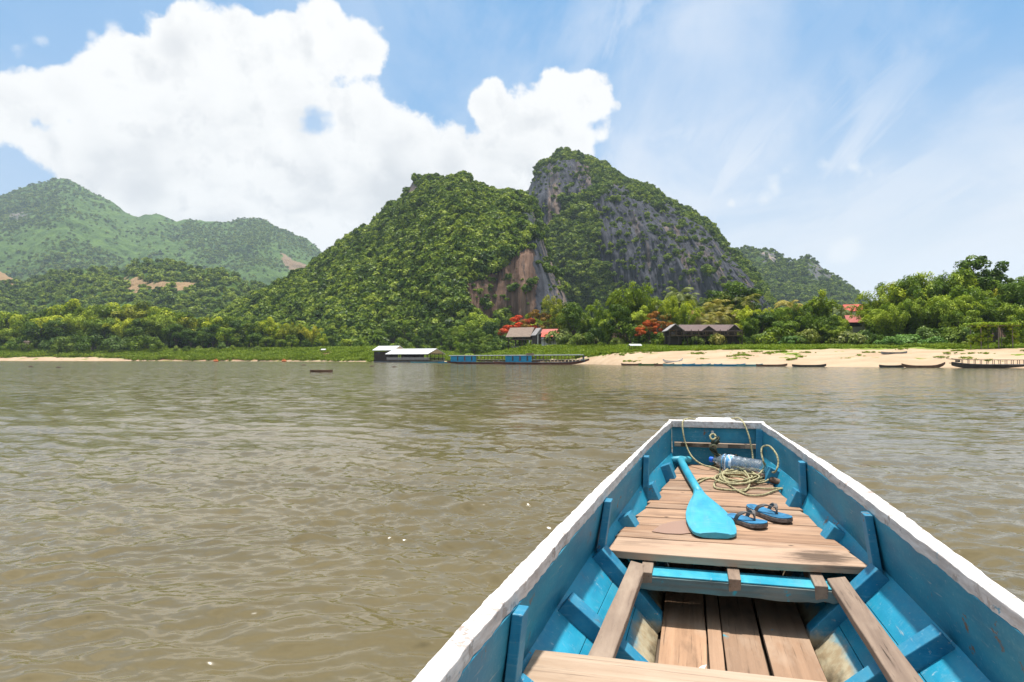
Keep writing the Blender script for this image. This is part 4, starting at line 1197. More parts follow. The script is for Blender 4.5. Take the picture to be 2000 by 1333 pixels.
scatter('far_hill_forest', pt, sc, hset(220, [(.9, 1.05, .9), (1.2, 1.15, .8), (.75, .85, .85)], per=30), 'forest on the far hill right of the peak', .25)
pt, sc = hill_points(hl, 30000, (3.6, 8), 4, rockw=.4, patch=420)
scatter('range_forest', pt, sc, hset(230, [(1.1, 1.15, 1.0), (1.4, 1.35, 1.0), (.9, 1.0, 1.0)], n=7, per=24, size=.2), 'forest patches on the far left mountain range', .2)
pt, sc = hill_points(hk, 5500, (4, 9), 5, rockw=.4)
scatter('foothill_forest', pt, sc, hset(240, [(.7, .8, .85), (.85, .95, .8), (.6, .7, .8)], per=30), 'dark forest on the foothill at left', .2)
# wooded flats between the bank and the hills
R = np.random.default_rng(9)
n = 5200
a = R.uniform(-250, 2250, n); sy = shoreY(a); lo = np.where(a < 740, sy + 62, np.where(a < 990, sy + 70, sy + 84)); hi = np.where(a < 1000, 560, 520)
yy = lo + (np.maximum(hi, lo + 30) - lo) * R.random(n) ** 1.3
P3 = np.stack([(a - 1000) / FPX * yy, yy, ground_z(a, yy)], 1)
scatter('lowland_forest', P3, R.uniform(2.6, 5.0, n) * np.where(a < 740, 1.25, 0.8), hset(250, [(1.3, 1.2, .8), (1, 1, .9), (.75, .8, .8), (1.5, 1.35, .7)]), 'woods between the river bank and the foot of the hills', .2)

def tuft_proto(seed, n=46, hgt=1.0, spread=.6, wd=.07, colr=(1, 1, 1)):
    R = np.random.default_rng(seed); V = []; T = []
    for i in range(n):
        a = R.uniform(0, 6.28); k = R.uniform(0, 1) ** .5 * spread; b = np.array([math.cos(a) * k, math.sin(a) * k, -0.05])
        d = np.array([R.normal() * .35 + math.cos(a) * .3, R.normal() * .35 + math.sin(a) * .3, 1.0]); l = hgt * R.uniform(.4, 1)
        s = np.array([R.normal(), R.normal(), 0]); s /= np.linalg.norm(s); mid = b + d * l * .55; tip = b + d * l + np.array([math.cos(a), math.sin(a), -.3]) * l * .3
        V += [b - s * wd, b + s * wd, mid + s * wd * 1.2, mid - s * wd * 1.2, mid - s * wd * 1.2, mid + s * wd * 1.2, tip + s * wd * .2, tip - s * wd * .2]
        t_ = R.random(); T += [t_ * .7, t_]
    o = bpy.data.objects.new('grass_tuft', mesh_np('grass_tuft', np.array(V), np.arange(len(V)).reshape(-1, 4), LEAF['grass'], {'tint': ('FACE', np.array(T))})); o.color = (*colr, 1)
    return o
n = 26000
a = np.where(R.random(n) < .3, R.uniform(-100, 900, n), R.uniform(930, 2100, n)); sy = shoreY(a); ds = np.interp(a, *DS); dg = np.interp(a, *DG)
dd = ds - 1.5 + (dg + 22) * R.random(n) ** 1.0
X_ = (a - 1000) / FPX * (sy + dd); Y_ = sy + dd
nz = fbm(np.stack([X_ * .08, Y_ * .15, X_ * 0 + 3], -1), 3)
kp = (dd > ds + nz * 3.5) & (nz > -.42)
far_ = np.clip(Y_ / 130, .8, 3.0)
P3 = np.stack([X_, Y_, ground_z(a, Y_) + fbm(np.stack([X_ * 0.09, Y_ * 0.12, X_ * 0], -1), 5) * 0.5 * np.clip((dd + 1) / 8, 0, 1)], 1)
scatter('bank_grass', P3[kp], (R.uniform(.25, .75, n) * far_ * (1 + .5 * nz))[kp], [tuft_proto(300 + i, colr=c) for i, c in enumerate([(1, 1, 1), (1.2, 1.1, .7), (.7, .85, .8)])], 'bright green grass and low plants on the river bank', .2)
# scattered weeds on the sand
n = 420
a = R.uniform(1150, 2080, n); sy = shoreY(a); ds = np.interp(a, *DS); cl = R.integers(0, 46, n); ca = R.uniform(1150, 2080, 46); cd = R.uniform(.18, .95, 46)
a = ca[cl] + R.normal(size=n) * 7; sy = shoreY(a); dd = np.interp(a, *DS) * cd[cl] + R.normal(size=n) * .45
Y_ = sy + dd; X_ = (a - 1000) / FPX * Y_
P3 = np.stack([X_, Y_, ground_z(a, Y_)], 1)
scatter('beach_weeds', P3, R.uniform(.15, .4, n), [tuft_proto(320, colr=(.9, .9, .8)), tuft_proto(321, colr=(.7, .8, .7))], 'small weeds dotted over the sandy beach', .2)

# ------------------------------------------------------------------ buildings across the river
def gz_at(px, Y):
    return ground_xy((px - 1000) / FPX * Y, Y)
def zpy(py, Y, px=1000):
    return W(px, py, Y)[2]

def posts(e, pts, z0, z1, r, mat, name='post'):
    me = None
    for (x, y) in pts:
        if me is None:
            me = MB().box((0, 0, (z1 - z0) / 2), (r, r, z1 - z0)).mesh(name, mat)
        o = link(name, me, e); o.location = (x, y, z0)

def windows(e, spots, sx, sz, axis='x', mat='glass_dark', frame='midwood', depth=.06):
    for (x, y, z) in spots:
        d = (sx + .12, depth, sz + .12) if axis == 'x' else (depth, sx + .12, sz + .12)
        f = MB().box((x, y, z), d).build('window', M[frame], e)
        d2 = (sx, depth + .03, sz) if axis == 'x' else (depth + .03, sx, sz)
        MB().box((x, y, z), d2).build('pane', M[mat], f)

# thatched stilt house: gable turned to the river's right
Y = shoreY(1020) + 44
k = Y / FPX
px0 = W(1020, 664, Y)
gz = gz_at(1020, Y)
e = empty('stilt_house', (px0[0], Y, 0), math.radians(-24))
fl = zpy(664, Y); ev = zpy(656, Y); rd = zpy(640, Y)
lx, ly = 46 * k, 36 * k
tag(e, 'open stilt house with a big brown thatched roof above the creek mouth', 'house')
MB().box((0, 0, fl), (lx * 1.02, ly * 1.02, .22)).build('floor_deck', M['midwood'], e)
r = MB().gable(0, 0, ev, lx * 1.12, ly, rd - ev, .18, .55).build('roof', M['thatch'], e)
MB().tri_prism(lx * .53, lx * .545, 0, ly * .9, ev + .05, (rd - ev) * .9).build('gable_end', M['midwood'], r)
MB().tri_prism(-lx * .545, -lx * .53, 0, ly * .9, ev + .05, (rd - ev) * .9).build('gable_end', M['midwood'], r)
posts(e, [(x * lx * .48, y * ly * .48) for x in (-1, -.33, .33, 1) for y in (-1, 1)], fl, ev + .15, .16, M['darkwood'])
posts(e, [(x * lx * .48, y * ly * .46) for x in (-1, -.3, .35) for y in (-1, 0, 1)], gz - .6, fl, .22, M['darkwood'], 'stilt')
posts(e, [(lx * .48, y * ly * .46) for y in (-1, -.2, .5, 1)], gz - .6, fl, .22, M['whitewall'], 'stilt')
MB().box((0, ly * .1, fl + .8), (lx * .8, ly * .5, 1.3)).build('inner_wall', M['darkwood'], e)
for sy in (-1, 1):
    MB().box((0, sy * ly * .49, fl + .75), (lx, .06, .07)).build('railing', M['midwood'], e)
    MB().box((0, sy * ly * .49, fl + .42), (lx, .05, .05)).build('railing', M['midwood'], e)
MB().box((lx * .49, 0, fl + .75), (.06, ly, .07)).build('railing', M['midwood'], e)
MB().box((lx * .25, -ly * .75, gz + .9), (lx * .9, ly * .35, .15)).build('lower_landing', M['concrete'], e)
posts(e, [(lx * (-.15 + .2 * i), -ly * .85) for i in range(5)], gz - .8, gz + .85, .12, M['concrete'], 'landing_post')

def hut(px, Y, w, d, py_base, py_eave, py_ridge, rz, roofm, wallm, label, name='hut', open_front=False, cat='hut', ends=None):
    c = W(px, py_base, Y); kk = Y / FPX
    g = gz_at(px, Y)
    e = empty(name, (c[0], Y, 0), math.radians(rz))
    tag(e, label, cat)
    zb = min(c[2], g) - .3; ze = zpy(py_eave, Y); zr = zpy(py_ridge, Y)
    lx, ly = w * kk, d * kk
    if not open_front:
        MB().box((0, 0, (zb + ze) / 2), (lx * .94, ly * .92, ze - zb)).build('wall', M[wallm], e)
    r = MB().gable(0, 0, ze, lx, ly, zr - ze, .12, .35).build('roof', M[roofm], e)
    for s in (-1, 1):
        MB().tri_prism(s * lx * .46 - .03, s * lx * .46 + .03, 0, ly * .9, ze, (zr - ze) * .9).build('gable_end', M[ends or wallm], r)
    return e, lx, ly, zb, ze, zr
Y = shoreY(1050) + 48
e, lx, ly, zb, ze, zr = hut(1052, Y, 20, 20, 676, 653, 641, -62, 'greyroof', 'darkwood', 'small dark annex with a grey gable roof joined to the thatched stilt house', ends='greyroof')
posts(e, [(lx * .55, -ly * .4), (lx * .55, ly * .4)], zb, ze, .2, M['whitewall'])
e, lx, ly, zb, ze, zr = hut(1075, shoreY(1075) + 56, 32, 22, 664, 650, 643, -20, 'pinkroof', 'whitewall', 'upper hut with a pale red roof behind the stilt house')
e, lx, ly, zb, ze, zr = hut(1076, shoreY(1075) + 47, 35, 24, 666, 657, 649, -12, 'redroof', 'whitewall', 'lower hut with a red roof and white front above a dark terrace')
windows(e, [(lx * .1, -ly * .47, ze - .45), (lx * .3, -ly * .47, ze - .45), (-lx * .2, -ly * .47, ze - .45)], 1.1, .7)
MB().box((0, -ly * .75, ze - 1.1), (lx * 1.05, ly * .5, .12)).build('terrace', M['midwood'], e)
posts(e, [(lx * (-.5 + .25 * i), -ly * .98) for i in range(5)], zb - 1.2, ze - 1.1, .1, M['darkwood'])

# brown longhouse
Y = shoreY(1370) + 42
kk = Y / FPX
c = W(1370, 668, Y)
e = empty('longhouse', (c[0], Y, 0), math.radians(-2))
tag(e, 'long low brown timber house with dark tiled roofs behind the green bank', 'house')
zb = zpy(672, Y); zf = zpy(657, Y); ze = zpy(646, Y); zr = zpy(633, Y)
X = lambda p: (p - 1370) * kk
MB().box((X(1373), 3.2, (zb + ze) / 2), (140 * kk, 3.0, ze - zb)).build('wall', M['darkwood'], e)
MB().box((X(1373), .2, (zb + zf) / 2 - .1), (132 * kk, 3.6, zf - zb)).build('base_wall', M['darkwood'], e)
MB().box((X(1373), -.6, zf), (136 * kk, 5.4, .16)).build('veranda_floor', M['midwood'], e)
MB().gable(X(1384), 1.2, ze, 112 * kk, 7.4, (zr - ze) * .92, .16, .5).build('roof', M['tile'], e)
def cross(xp, wpx, rm, zh, yf=-3.0):
    mb = MB(); x = X(xp); w2 = wpx * kk / 2
    for s in (-1, 1):
        mb.hexa([(x, yf, zh - .14), (x + s * w2, yf, ze - .24), (x + s * w2, yf, ze - .1), (x, yf, zh),
                 (x, 3, zh - .14), (x + s * w2, 3, ze - .24), (x + s * w2, 3, ze - .1), (x, 3, zh)])
    r = mb.build('roof', M[rm], e)
    MB().add([(x - w2 * .85, yf + .25, ze - .1), (x + w2 * .85, yf + .25, ze - .1), (x, yf + .25, zh - .2), (x - w2 * .85, yf + .4, ze - .1), (x + w2 * .85, yf + .4, ze - .1), (x, yf + .4, zh - .2)],
             [(0, 1, 2), (5, 4, 3), (0, 3, 4, 1), (1, 4, 5, 2), (2, 5, 3, 0)]).build('gable_end', M['darkwood'], r)
cross(1315, 34, 'greyroof', zr - .1); cross(1378, 26, 'tile', zr - .55); cross(1427, 26, 'tile', zr - .3)
posts(e, [(X(1303 + i * 13.8), -3.0) for i in range(11)], zf, ze + .1, .14, M['midwood'])
posts(e, [(X(1303 + i * 17.2), -3.0) for i in range(9)], zb - .4, zf, .18, M['darkwood'], 'stilt')
MB().box((X(1373), -3.05, zf + .75), (136 * kk, .06, .08)).build('railing', M['midwood'], e)
MB().box((X(1373), -3.05, zf + .42), (136 * kk, .05, .05)).build('railing', M['midwood'], e)
windows(e, [(X(1318 + i * 21), 1.65, zf + .8) for i in range(6)], .9, .7, frame='tan')
MB().box((X(1391), -2.7, zf + .45), (9 * kk, .1, .6)).build('banner', M['tan'], e)

# red-roofed houses on the right
Y = shoreY(1675) + 88
e, lx, ly, zb, ze, zr = hut(1666, Y, 36, 22, 625, 606, 595, -14, 'redroof', 'whitewall', 'white house with a bright red roof showing above the trees', 'white_house', cat='house')
windows(e, [(lx * .2, -ly * .47, ze - .7), (-lx * .2, -ly * .47, ze - .7)], .9, .8)
Y = shoreY(1675) + 70
e, lx, ly, zb, ze, zr = hut(1668, Y, 34, 26, 648, 628, 616, -10, 'pinkroof', 'concrete', 'lower house with a faded red roof and dark porch below the white house', 'red_roofed_house', cat='house')
windows(e, [(-lx * .22, -ly * .47, ze - .8), (lx * .12, -ly * .47, ze - .8)], 1.4, 1.0)
e, lx, ly, zb, ze, zr = hut(1692, Y - 1, 17, 18, 645, 627, 617, 62, 'pinkroof', 'pinkwall', 'small pinkish wing with a red roof at the right of the lower house', 'house_wing', cat='house')
Y = shoreY(1965) + 82
e, lx, ly, zb, ze, zr = hut(1962, Y, 40, 30, 650, 612, 602, -8, 'pinkroof', 'pinkwall', 'pink building half hidden behind the trees at the far right', 'pink_building', cat='building')
windows(e, [(lx * q, -ly * .47, ze - 1.4) for q in (-.3, 0, .3)], 1.0, 1.2)
e, lx, ly, zb, ze, zr = hut(1798, shoreY(1798) + 84, 22, 14, 632, 620, 614, 5, 'whiteroof', 'whitewall', 'small pale house behind the bamboo grove', 'pale_house', cat='house')
e, lx, ly, zb, ze, zr = hut(1207, shoreY(1207) + 72, 34, 18, 650, 636, 628, 5, 'greyroof', 'pinkwall', 'grey-roofed hut hidden behind the big bamboo', cat='hut')
e, lx, ly, zb, ze, zr = hut(1357, shoreY(1357) + 92, 22, 18, 625, 612, 605, 5, 'pinkroof', 'pinkwall', 'brownish house under the tall coconut palms behind the longhouse', 'brown_house', cat='house')

# small open shelter on the bank
Y = shoreY(1240) + 20
g = gz_at(1240, Y); kk = Y / FPX
c = W(1240, 680, Y); e = empty('bank_shelter', (c[0], Y, 0), math.radians(8))
tag(e, 'tiny open shelter with a flat pale roof on the green bank', 'shelter')
zt = zpy(675, Y)
MB().gable(0, 0, zt, 24 * kk, 14 * kk, .28, .07, .1).build('roof', M['whiteroof'], e)
posts(e, [(s * 9 * kk, q * 5 * kk) for s in (-1, 0, 1) for q in (-1, 1)], g - .5, zt + .1, .09, M['darkwood'])
MB().box((0, 0, zt - .75), (18 * kk, 9 * kk, .07)).build('bench', M['midwood'], e)
Y = shoreY(632) + 22; g = gz_at(632, Y); kk = Y / FPX
c = W(632, 688, Y); e = empty('field_shelter', (c[0], Y, 0), 0)
tag(e, 'tiny pale-roofed shelter on the green slope left of the floating restaurant', 'shelter')
MB().gable(0, 0, zpy(683.5, Y), 9 * kk, 7 * kk, .4, .1, .1).build('roof', M['whiteroof'], e)
posts(e, [(s * 3 * kk, q * 2.5 * kk) for s in (-1, 1) for q in (-1, 1)], g - .5, zpy(683, Y), .15, M['midwood'])
Y = shoreY(54) + 26; g = gz_at(54, Y); kk = Y / FPX
c = W(54, 668, Y); e = empty('field_hut', (c[0], Y, 0), .2)
tag(e, 'tiny thatched hut among the bushes at the far left', 'hut')
MB().gable(0, 0, zpy(668, Y), 11 * kk, 8 * kk, .7, .15, .2).build('roof', M['thatch'], e)
MB().box((0, 0, (g + zpy(668, Y)) / 2), (8 * kk, 6 * kk, zpy(668, Y) - g + .3)).build('wall', M['tan'], e)

# vine arbour
Y = shoreY(1940) + 24; g = gz_at(1940, Y); kk = Y / FPX
c = W(1940, 668, Y); e = empty('vine_arbour', (c[0], Y, 0), 0)
tag(e, 'flat-topped arbour covered with bright green vines above the beach', 'arbour')
zt = zpy(637, Y)
posts(e, [(s * kk, q) for s in (-34, 0, 27) for q in (-1.2, 1.2)], g - .4, zt, .10, M['barkpale'])
MB().box((0, 0, zt), (76 * kk, 3.0, .12)).build('trellis', M['midwood'], e)
R = np.random.default_rng(77); L = Leafs()
cs = [((R.uniform(-38, 38) * kk, R.uniform(-1.6, 1.6), zt + .15), R.uniform(.35, .6)) for _ in range(80)]
cs += [((s * kk + R.normal() * .25, R.uniform(-1.3, 1.3), R.uniform(g + .6, zt)), R.uniform(.25, .5)) for s in (-38, -35, -32, -28, -24, -19, -14, 32, 34, 38, 36, 30) for _ in range(10)]
clumps(L, R, cs, 110, .10)
v = link('vines', L.mesh('vines', LEAF['bamboo']), e); v.color = (1.1, 1.1, .9, 1)

# ------------------------------------------------------------------ floating restaurant
Yb = 214.0; kk = Yb / FPX
c = W(812, 708, Yb); e = empty('floating_restaurant', (c[0], Yb, 0), math.radians(-27))
tag(e, 'floating restaurant hall with a long white roof and a tan gable on a grey pontoon', 'floating restaurant')
X = lambda p: (p - 812) * kk * .88
zr = zpy(681.5, Yb); ze = zpy(691, Yb); zd = zpy(704.5, Yb)
ly = 9.0
mb = MB(); mb.loft([[(x, -ly / 2 * w_, z0), (x, ly / 2 * w_, z0), (x, ly / 2 * w_, zd), (x, -ly / 2 * w_, zd)] for x, w_, z0 in ((X(749), .6, .35), (X(756), .95, -.2), (X(866), .95, -.2), (X(873), .7, .3))])
mb.build('pontoon', M['hullgrey'], e)
MB().box((X(812), 0, zd + .05), (106 * kk, ly + .4, .12)).build('deck', M['midwood'], e)
r = MB().gable(X(811), 0, ze, 100 * kk, ly, zr - ze, .14, .45).build('roof', M['whiteroof'], e)
MB().tri_prism(X(811) + 48.5 * kk, X(811) + 49.2 * kk, 0, ly * .96, ze, (zr - ze) * .93).build('gable_end', M['tan'], r)
MB().tri_prism(X(811) - 49.2 * kk, X(811) - 48.5 * kk, 0, ly * .96, ze, (zr - ze) * .93).build('gable_end', M['tan'], r)
posts(e, [(X(758 + i * 10.6), s * ly * .46) for i in range(11) for s in (-1, 1)], zd, ze + .1, .16, M['darkwood'])
for s in (-1, 1):
    MB().box((X(812), s * ly * .49, zd + .95), (99 * kk, .06, .08)).build('railing', M['whitewall'], e)
    MB().box((X(812), s * ly * .49, zd + .5), (99 * kk, .05, .5)).build('railing_panel', M['greyroof'], e)
for i in range(8):
    MB().box((X(768 + i * 12), 0, zd + .75), (1.3, 2.6, .08)).box((X(768 + i * 12), 0, zd + .38), (.2, .2, .7)).build('table', M['midwood'], e)
MB().box((X(790), 2.6, zd + 1.0), (55 * kk, .1, 1.7)).build('screen_wall', M['darkwood'], e)
c = W(760, 708, Yb + 9); e = empty('floating_hut', (c[0], Yb + 9, 0), math.radians(-27))
tag(e, 'dark floating hut with a white roof left of the restaurant hall', 'hut')
zr = zpy(676, Yb + 9); ze = zpy(683.5, Yb + 9)
MB().box((-1.2, 0, 1.6), (6.0, 5.0, 3.9)).build('wall', M['darkwood'], e)
MB().box((2.6, 0, 3.2), (3.0, 4.8, .9)).build('wall', M['tan'], e)
r = MB().gable(0, 0, ze, 8.6, 6.0, zr - ze, .14, .4).build('roof', M['whiteroof'], e)
MB().tri_prism(4.1, 4.2, 0, 5.6, ze, (zr - ze) * .93).build('gable_end', M['tan'], r)
MB().box((-2.2, -2.53, 3.0), (1.2, .08, .5)).build('window', M['glass_dark'], e)
MB().box((0, 0, .1), (8.5, 5.6, .4)).build('pontoon', M['hullgrey'], e)

# ------------------------------------------------------------------ boats across the river
def hull_secs(L, Wd, D, sheer=.35, n=14, bow=1.0, stern=.6, t=.05):
    secs = []
    for i in range(n + 1):
        s = -1 + 2 * i / n
        x = s * L / 2
        wv = Wd / 2 * max(.06, (1 - abs(s) ** 3.2)) ** .75
        up = sheer * ((max(0, s) ** 4) * bow + (max(0, -s) ** 4) * stern)
        zt = D + up; zb = -.12 + up * 1.1 + (.25 * abs(s) ** 6) * D
        secs.append([(x, -wv, zt), (x, -wv * .72, zb), (x, wv * .72, zb), (x, wv, zt), (x, wv - t, zt - .01), (x, wv * .6, zb + .08), (x, -wv * .6, zb + .08), (x, -wv + t, zt - .01)])
    return secs
def canoe(px, pyw, wpx, mat, label, rz=0, Y=None, sheer=.16, group='small canoes pulled up along the beach', name='canoe', lean=0, z=None):
    Y = Y or H * FPX / (pyw - HOR); kk = Y / FPX
    L = wpx * kk
    e = empty(name, ((px - 1000) * kk, Y, z if z is not None else max(0.0, gz_at(px, Y)) + .02), math.radians(rz))
    e.rotation_euler[0] = lean
    tag(e, label, 'canoe', group)
    MB().loft(hull_secs(L, .85, .26, sheer)).build('hull', M[mat], e)
    for x in (-.28, 0.02, .3):
        MB().box((x * L, 0, .20), (.22, .72, .035)).build('seat', M['boatbrown'], e)
    return e
canoe(1233, 714.0, 40, 'boatbrown', 'short brown canoe at the left end of the row on the beach', 2)
canoe(1266, 714.4, 38, 'boatgreen', 'green canoe on the beach, second from the left of the row', -3)
canoe(1297, 714.7, 40, 'boatbrown', 'reddish brown canoe between the green and the white canoe', 3)
canoe(1314, 714.3, 40, 'boatwhite', 'white canoe behind the pale blue ones on the beach', 5, sheer=.5)
canoe(1326, 715.1, 62, 'boatteal', 'pale blue canoe just right of the white canoe', -2)
canoe(1360, 715.3, 56, 'boatblue', 'blue canoe in the middle of the row on the beach', 2)
canoe(1390, 715.4, 40, 'boatteal', 'short grey-blue canoe between two longer blue canoes', -4)
canoe(1425, 715.6, 62, 'boatblue', 'long blue canoe right of the short grey-blue one', 2)
canoe(1464, 715.8, 50, 'boatteal', 'pale teal canoe at the right end of the blue canoes', -2)
canoe(1507, 716.2, 62, 'boatbrown', 'thin brown canoe right of the teal canoe at the waterline', 3)
canoe(1580, 717.0, 66, 'hulldark', 'dark low canoe lying alone at the waterline of the beach', -1)
canoe(1742, 718.2, 52, 'hulldark', 'dark motor canoe left of the long pale canoe near the roofless longboat', 3)
canoe(1803, 718.5, 84, 'boatbrown', 'long narrow brown canoe at the waterline beside the roofless longboat', -1, sheer=.45)
canoe(1746, 0, 48, 'hullgrey', 'grey canoe lying up on the sand among weeds', -8, Y=shoreY(1746) + 14, group=None)
canoe(835, 709.3, 66, 'boatteal', 'pale blue canoe moored along the floating restaurant', -3, z=0, group=None)
canoe(872, 709.6, 34, 'boatblue', 'blue canoe between the floating restaurant and the moored passenger boats', -3, z=0, group=None)
canoe(628, 727.5, 44, 'boatbrown', 'thin dark log drifting on the open river', 1, z=-.06, sheer=.02, group=None, name='drifting_log')['category'] = 'log'
for (px, py) in ((770, 717.5), (727, 716.0), (594, 713.6), (61, 717), (115, 718.5)):
    Y = H * FPX / (py - HOR); kk = Y / FPX
    o = MB().tube([(-5 * kk, 0, 0), (-1 * kk, .1, .05), (4 * kk, .05, .02)], [.05, .09, .03], 6).build('driftwood', M['stick'])
    o.location = ((px - 1000) * kk, Y, 0.02)
    tag(o, {770: 'bit of driftwood just below the floating restaurant', 727: 'speck of driftwood left of the floating restaurant', 594: 'speck of driftwood left of the drifting log',
            61: 'speck of driftwood at the far left of the river', 115: 'flat piece of driftwood near the left bank'}[px], 'driftwood', 'driftwood on the river')
for (px, lab) in ((422, 'orange float at the left bank below the dark tree'), (555, 'orange float at the left bank nearer the restaurant')):
    py = 706.9; Y = H * FPX / (py - HOR)
    mb = MB(); mb.tube([(-.9, 0, .25), (-.7, 0, .3), (.7, 0, .3), (.9, 0, .25)], [.15, .42, .42, .15], 10)
    mb.box((0, 0, .85), (.5, .4, .5))
    o = mb.build('orange_float', M['orange']); o.location = ((px - 1000) / FPX * Y, Y, 0); tag(o, lab, 'float', 'orange floats along the left bank')

def slowboat(px, pyw, wpx, label, cab, openx, rz=0, hull='hullred', flip=1, roofz=None):
    Y = H * FPX / (pyw - HOR); kk = Y / FPX; L = wpx * kk
    e = empty('passenger_boat', ((px - 1000) * kk, Y, 0), math.radians(rz))
    tag(e, label, 'boat')
    Wd = 2.2
    MB().loft(hull_secs(L, Wd, .42, .75, 20, 1.0, .35, .08)).build('hull', M[hull], e)
    MB().loft([[(x, -a, z), (x, -a, z + .12), (x, a, z + .12), (x, a, z)] for x, a, z in [(L / 2 * s, Wd / 2 * max(.06, 1 - abs(s) ** 3.2) ** .75 + .03, .36 + .75 * (max(0, s) ** 4 + .35 * max(0, -s) ** 4)) for s in np.linspace(-.99, .99, 20)]]).build('gunwale', M['hullgrey'], e)
    X = lambda p: (p - px) * kk
    zr = roofz or 1.75
    a, b = cab
    zc = .5
    MB().box((X((a + b) / 2), 0, (zc + zr) / 2), ((b - a) * kk, 1.75, zr - zc)).build('cabin', M['boatblue'], e)
    n = max(3, int((b - a) / 13))
    for i in range(n):
        x = X(a + (b - a) * (i + 1) / (n + .6))
        for s in (-1, 1):
            MB().box((x, s * .885, (zc + zr) / 2 + .05), (.28, .05, zr - zc - .35)).build('window', M['hullred' if i % 2 else 'glass_dark'], e)
    a2, b2 = openx
    mb = MB()
    xs = [X(a - 4), X(b), X(b2)]
    mb.loft([[(x, -1.0, z), (x, 0, z + .12), (x, 1.0, z), (x, 1.0, z - .06), (x, 0, z + .06), (x, -1.0, z - .06)] for x, z in zip(xs, (zr + .02, zr + .05, zr + .12))]).build('roof', M['hullgrey'], e)
    m_ = max(4, int((b2 - a2) / 7))
    posts(e, [(X(a2 + (b2 - a2) * i / m_), s * .92) for i in range(m_ + 1) for s in (-1, 1)], .45, zr + .02, .07, M['midwood'])
    for s in (-1, 1):
        MB().box((X((a2 + b2) / 2), s * .93, .95), ((b2 - a2) * kk, .04, .05)).build('railing', M['whitewall'], e)
    for i in range(m_ - 1):
        MB().box((X(a2 + (b2 - a2) * (i + .5) / m_), 0, .72), (.4, 1.5, .35)).build('bench', M['midwood'], e)
    MB().box((X(b2 + 1), 0, (.5 + zr) / 2), (.06, 1.9, zr - .5)).box((X(b2 - 3), 0, .9), (.06, 1.6, .5)).build('front_frame', M['boatblue'], e)
    return e, X, zr
e, X, zr = slowboat(968, 711.4, 190, 'long passenger boat with blue cabin panels and open sides, the farther of the two', (881, 930), (932, 1045), -1)
e, X, zr = slowboat(1058, 712.4, 186, 'long passenger boat with blue cabin and raised prow, the nearer of the two', (987, 1038), (1040, 1139), 1, 'hullred')
MB().box((X(1035), 0, zr + .3), (1.5, 1.2, .3)).build('roof_load', M['thatch'], e)

# dark roofless longboat at the right edge
Yw = H * FPX / (719.2 - HOR); kk = Yw / FPX
e = empty('longboat', ((1960 - 1000) * kk, Yw, 0), math.radians(-1.5))
tag(e, 'long dark boat with a bare railing frame at the right edge of the beach', 'boat')
L = 200 * kk
MB().loft(hull_secs(L, 1.7, .42, .30, 18, .6, 1.0, .07)).build('hull', M['hulldark'], e)
MB().loft([[(x, -a, z), (x, -a, z + .07), (x, a, z + .07), (x, a, z)] for x, a, z in [(L / 2 * s, 1.7 / 2 * max(.06, 1 - abs(s) ** 3.2) ** .75 + .03, .40 + .30 * (.6 * max(0, s) ** 4 + max(0, -s) ** 4)) for s in np.linspace(-.99, .99, 18)]]).build('gunwale', M['hullgrey'], e)
posts(e, [(-L / 2 + .9 + i * 12 * kk, s * .72) for i in range(15) for s in (-1, 1)], .38, 1.02, .05, M['midwood'])
for s in (-1, 1):
    MB().tube([(-L / 2 - .35, s * .5, 1.16), (-L / 2 + .9, s * .72, 1.03), (L / 2 - .5, s * .72, .98)], .035, 6).build('railing', M['midwood'], e)
MB().tube([(-L / 2 - .3, 0, .62), (-L / 2 + .8, 0, .5)], .05, 6).build('tiller', M['midwood'], e)
MB().box((-L / 2 + .75, 0, .85), (.3, .5, .25)).build('engine', M['glass_dark'], e)

# ------------------------------------------------------------------ the wooden boat we sit in
B = empty('river_boat', (BV0 * math.cos(BYAW), -BV0 * math.sin(BYAW), 0), -BYAW)
tag(B, 'open blue wooden river boat with white gunwales and plank decks in the near right', 'boat')
FWD = np.array([math.sin(BYAW), math.cos(BYAW), 0]); RGT = np.array([math.cos(BYAW), -math.sin(BYAW), 0])
U = [-4, -3, -1, 0, 1, 1.4, 1.8, 2.2, 2.6, 3.0, 3.4, 3.8, 4.2, 4.5]
def tb(xs, ys): return lambda u: float(np.interp(u, xs, ys))
goL = tb(U, [.45, .58, .66, .66, .64, .623, .597, .567, .532, .487, .432, .379, .326, .290])
goR = tb(U, [.45, .58, .66, .66, .635, .612, .590, .570, .548, .510, .453, .390, .328, .288])
gi = tb(U, [.40, .53, .605, .605, .592, .576, .545, .522, .492, .453, .409, .366, .316, .272])
md = tb(U, [.40, .53, .61, .61, .60, .60, .59, .569, .537, .489, .424, .365, .308, .272])
zt = tb([-4, -2, 0, 1, 2, 2.4, 2.8, 3.2, 3.6, 4.0, 4.5], [.62 + .12, .57, .55, .565, .60, .615, .637, .662, .69, .718, .752])
zm = tb([-4, 0, 1, 2, 2.35, 2.8, 3.2, 3.5, 3.9, 4.5], [.38, .30, .31, .34, .36, .395, .45, .49, .525, .55])
bc = tb([-4, -2, 3.0, 3.5, 4.5], [.18, .27, .27, .25, .19])
zb = tb([-4, -2, 3.0, 3.5, 4.5], [.20, .115, .115, .16, .33])
RL = .042            # rail depth
stations = np.linspace(-4, 4.5, 52)

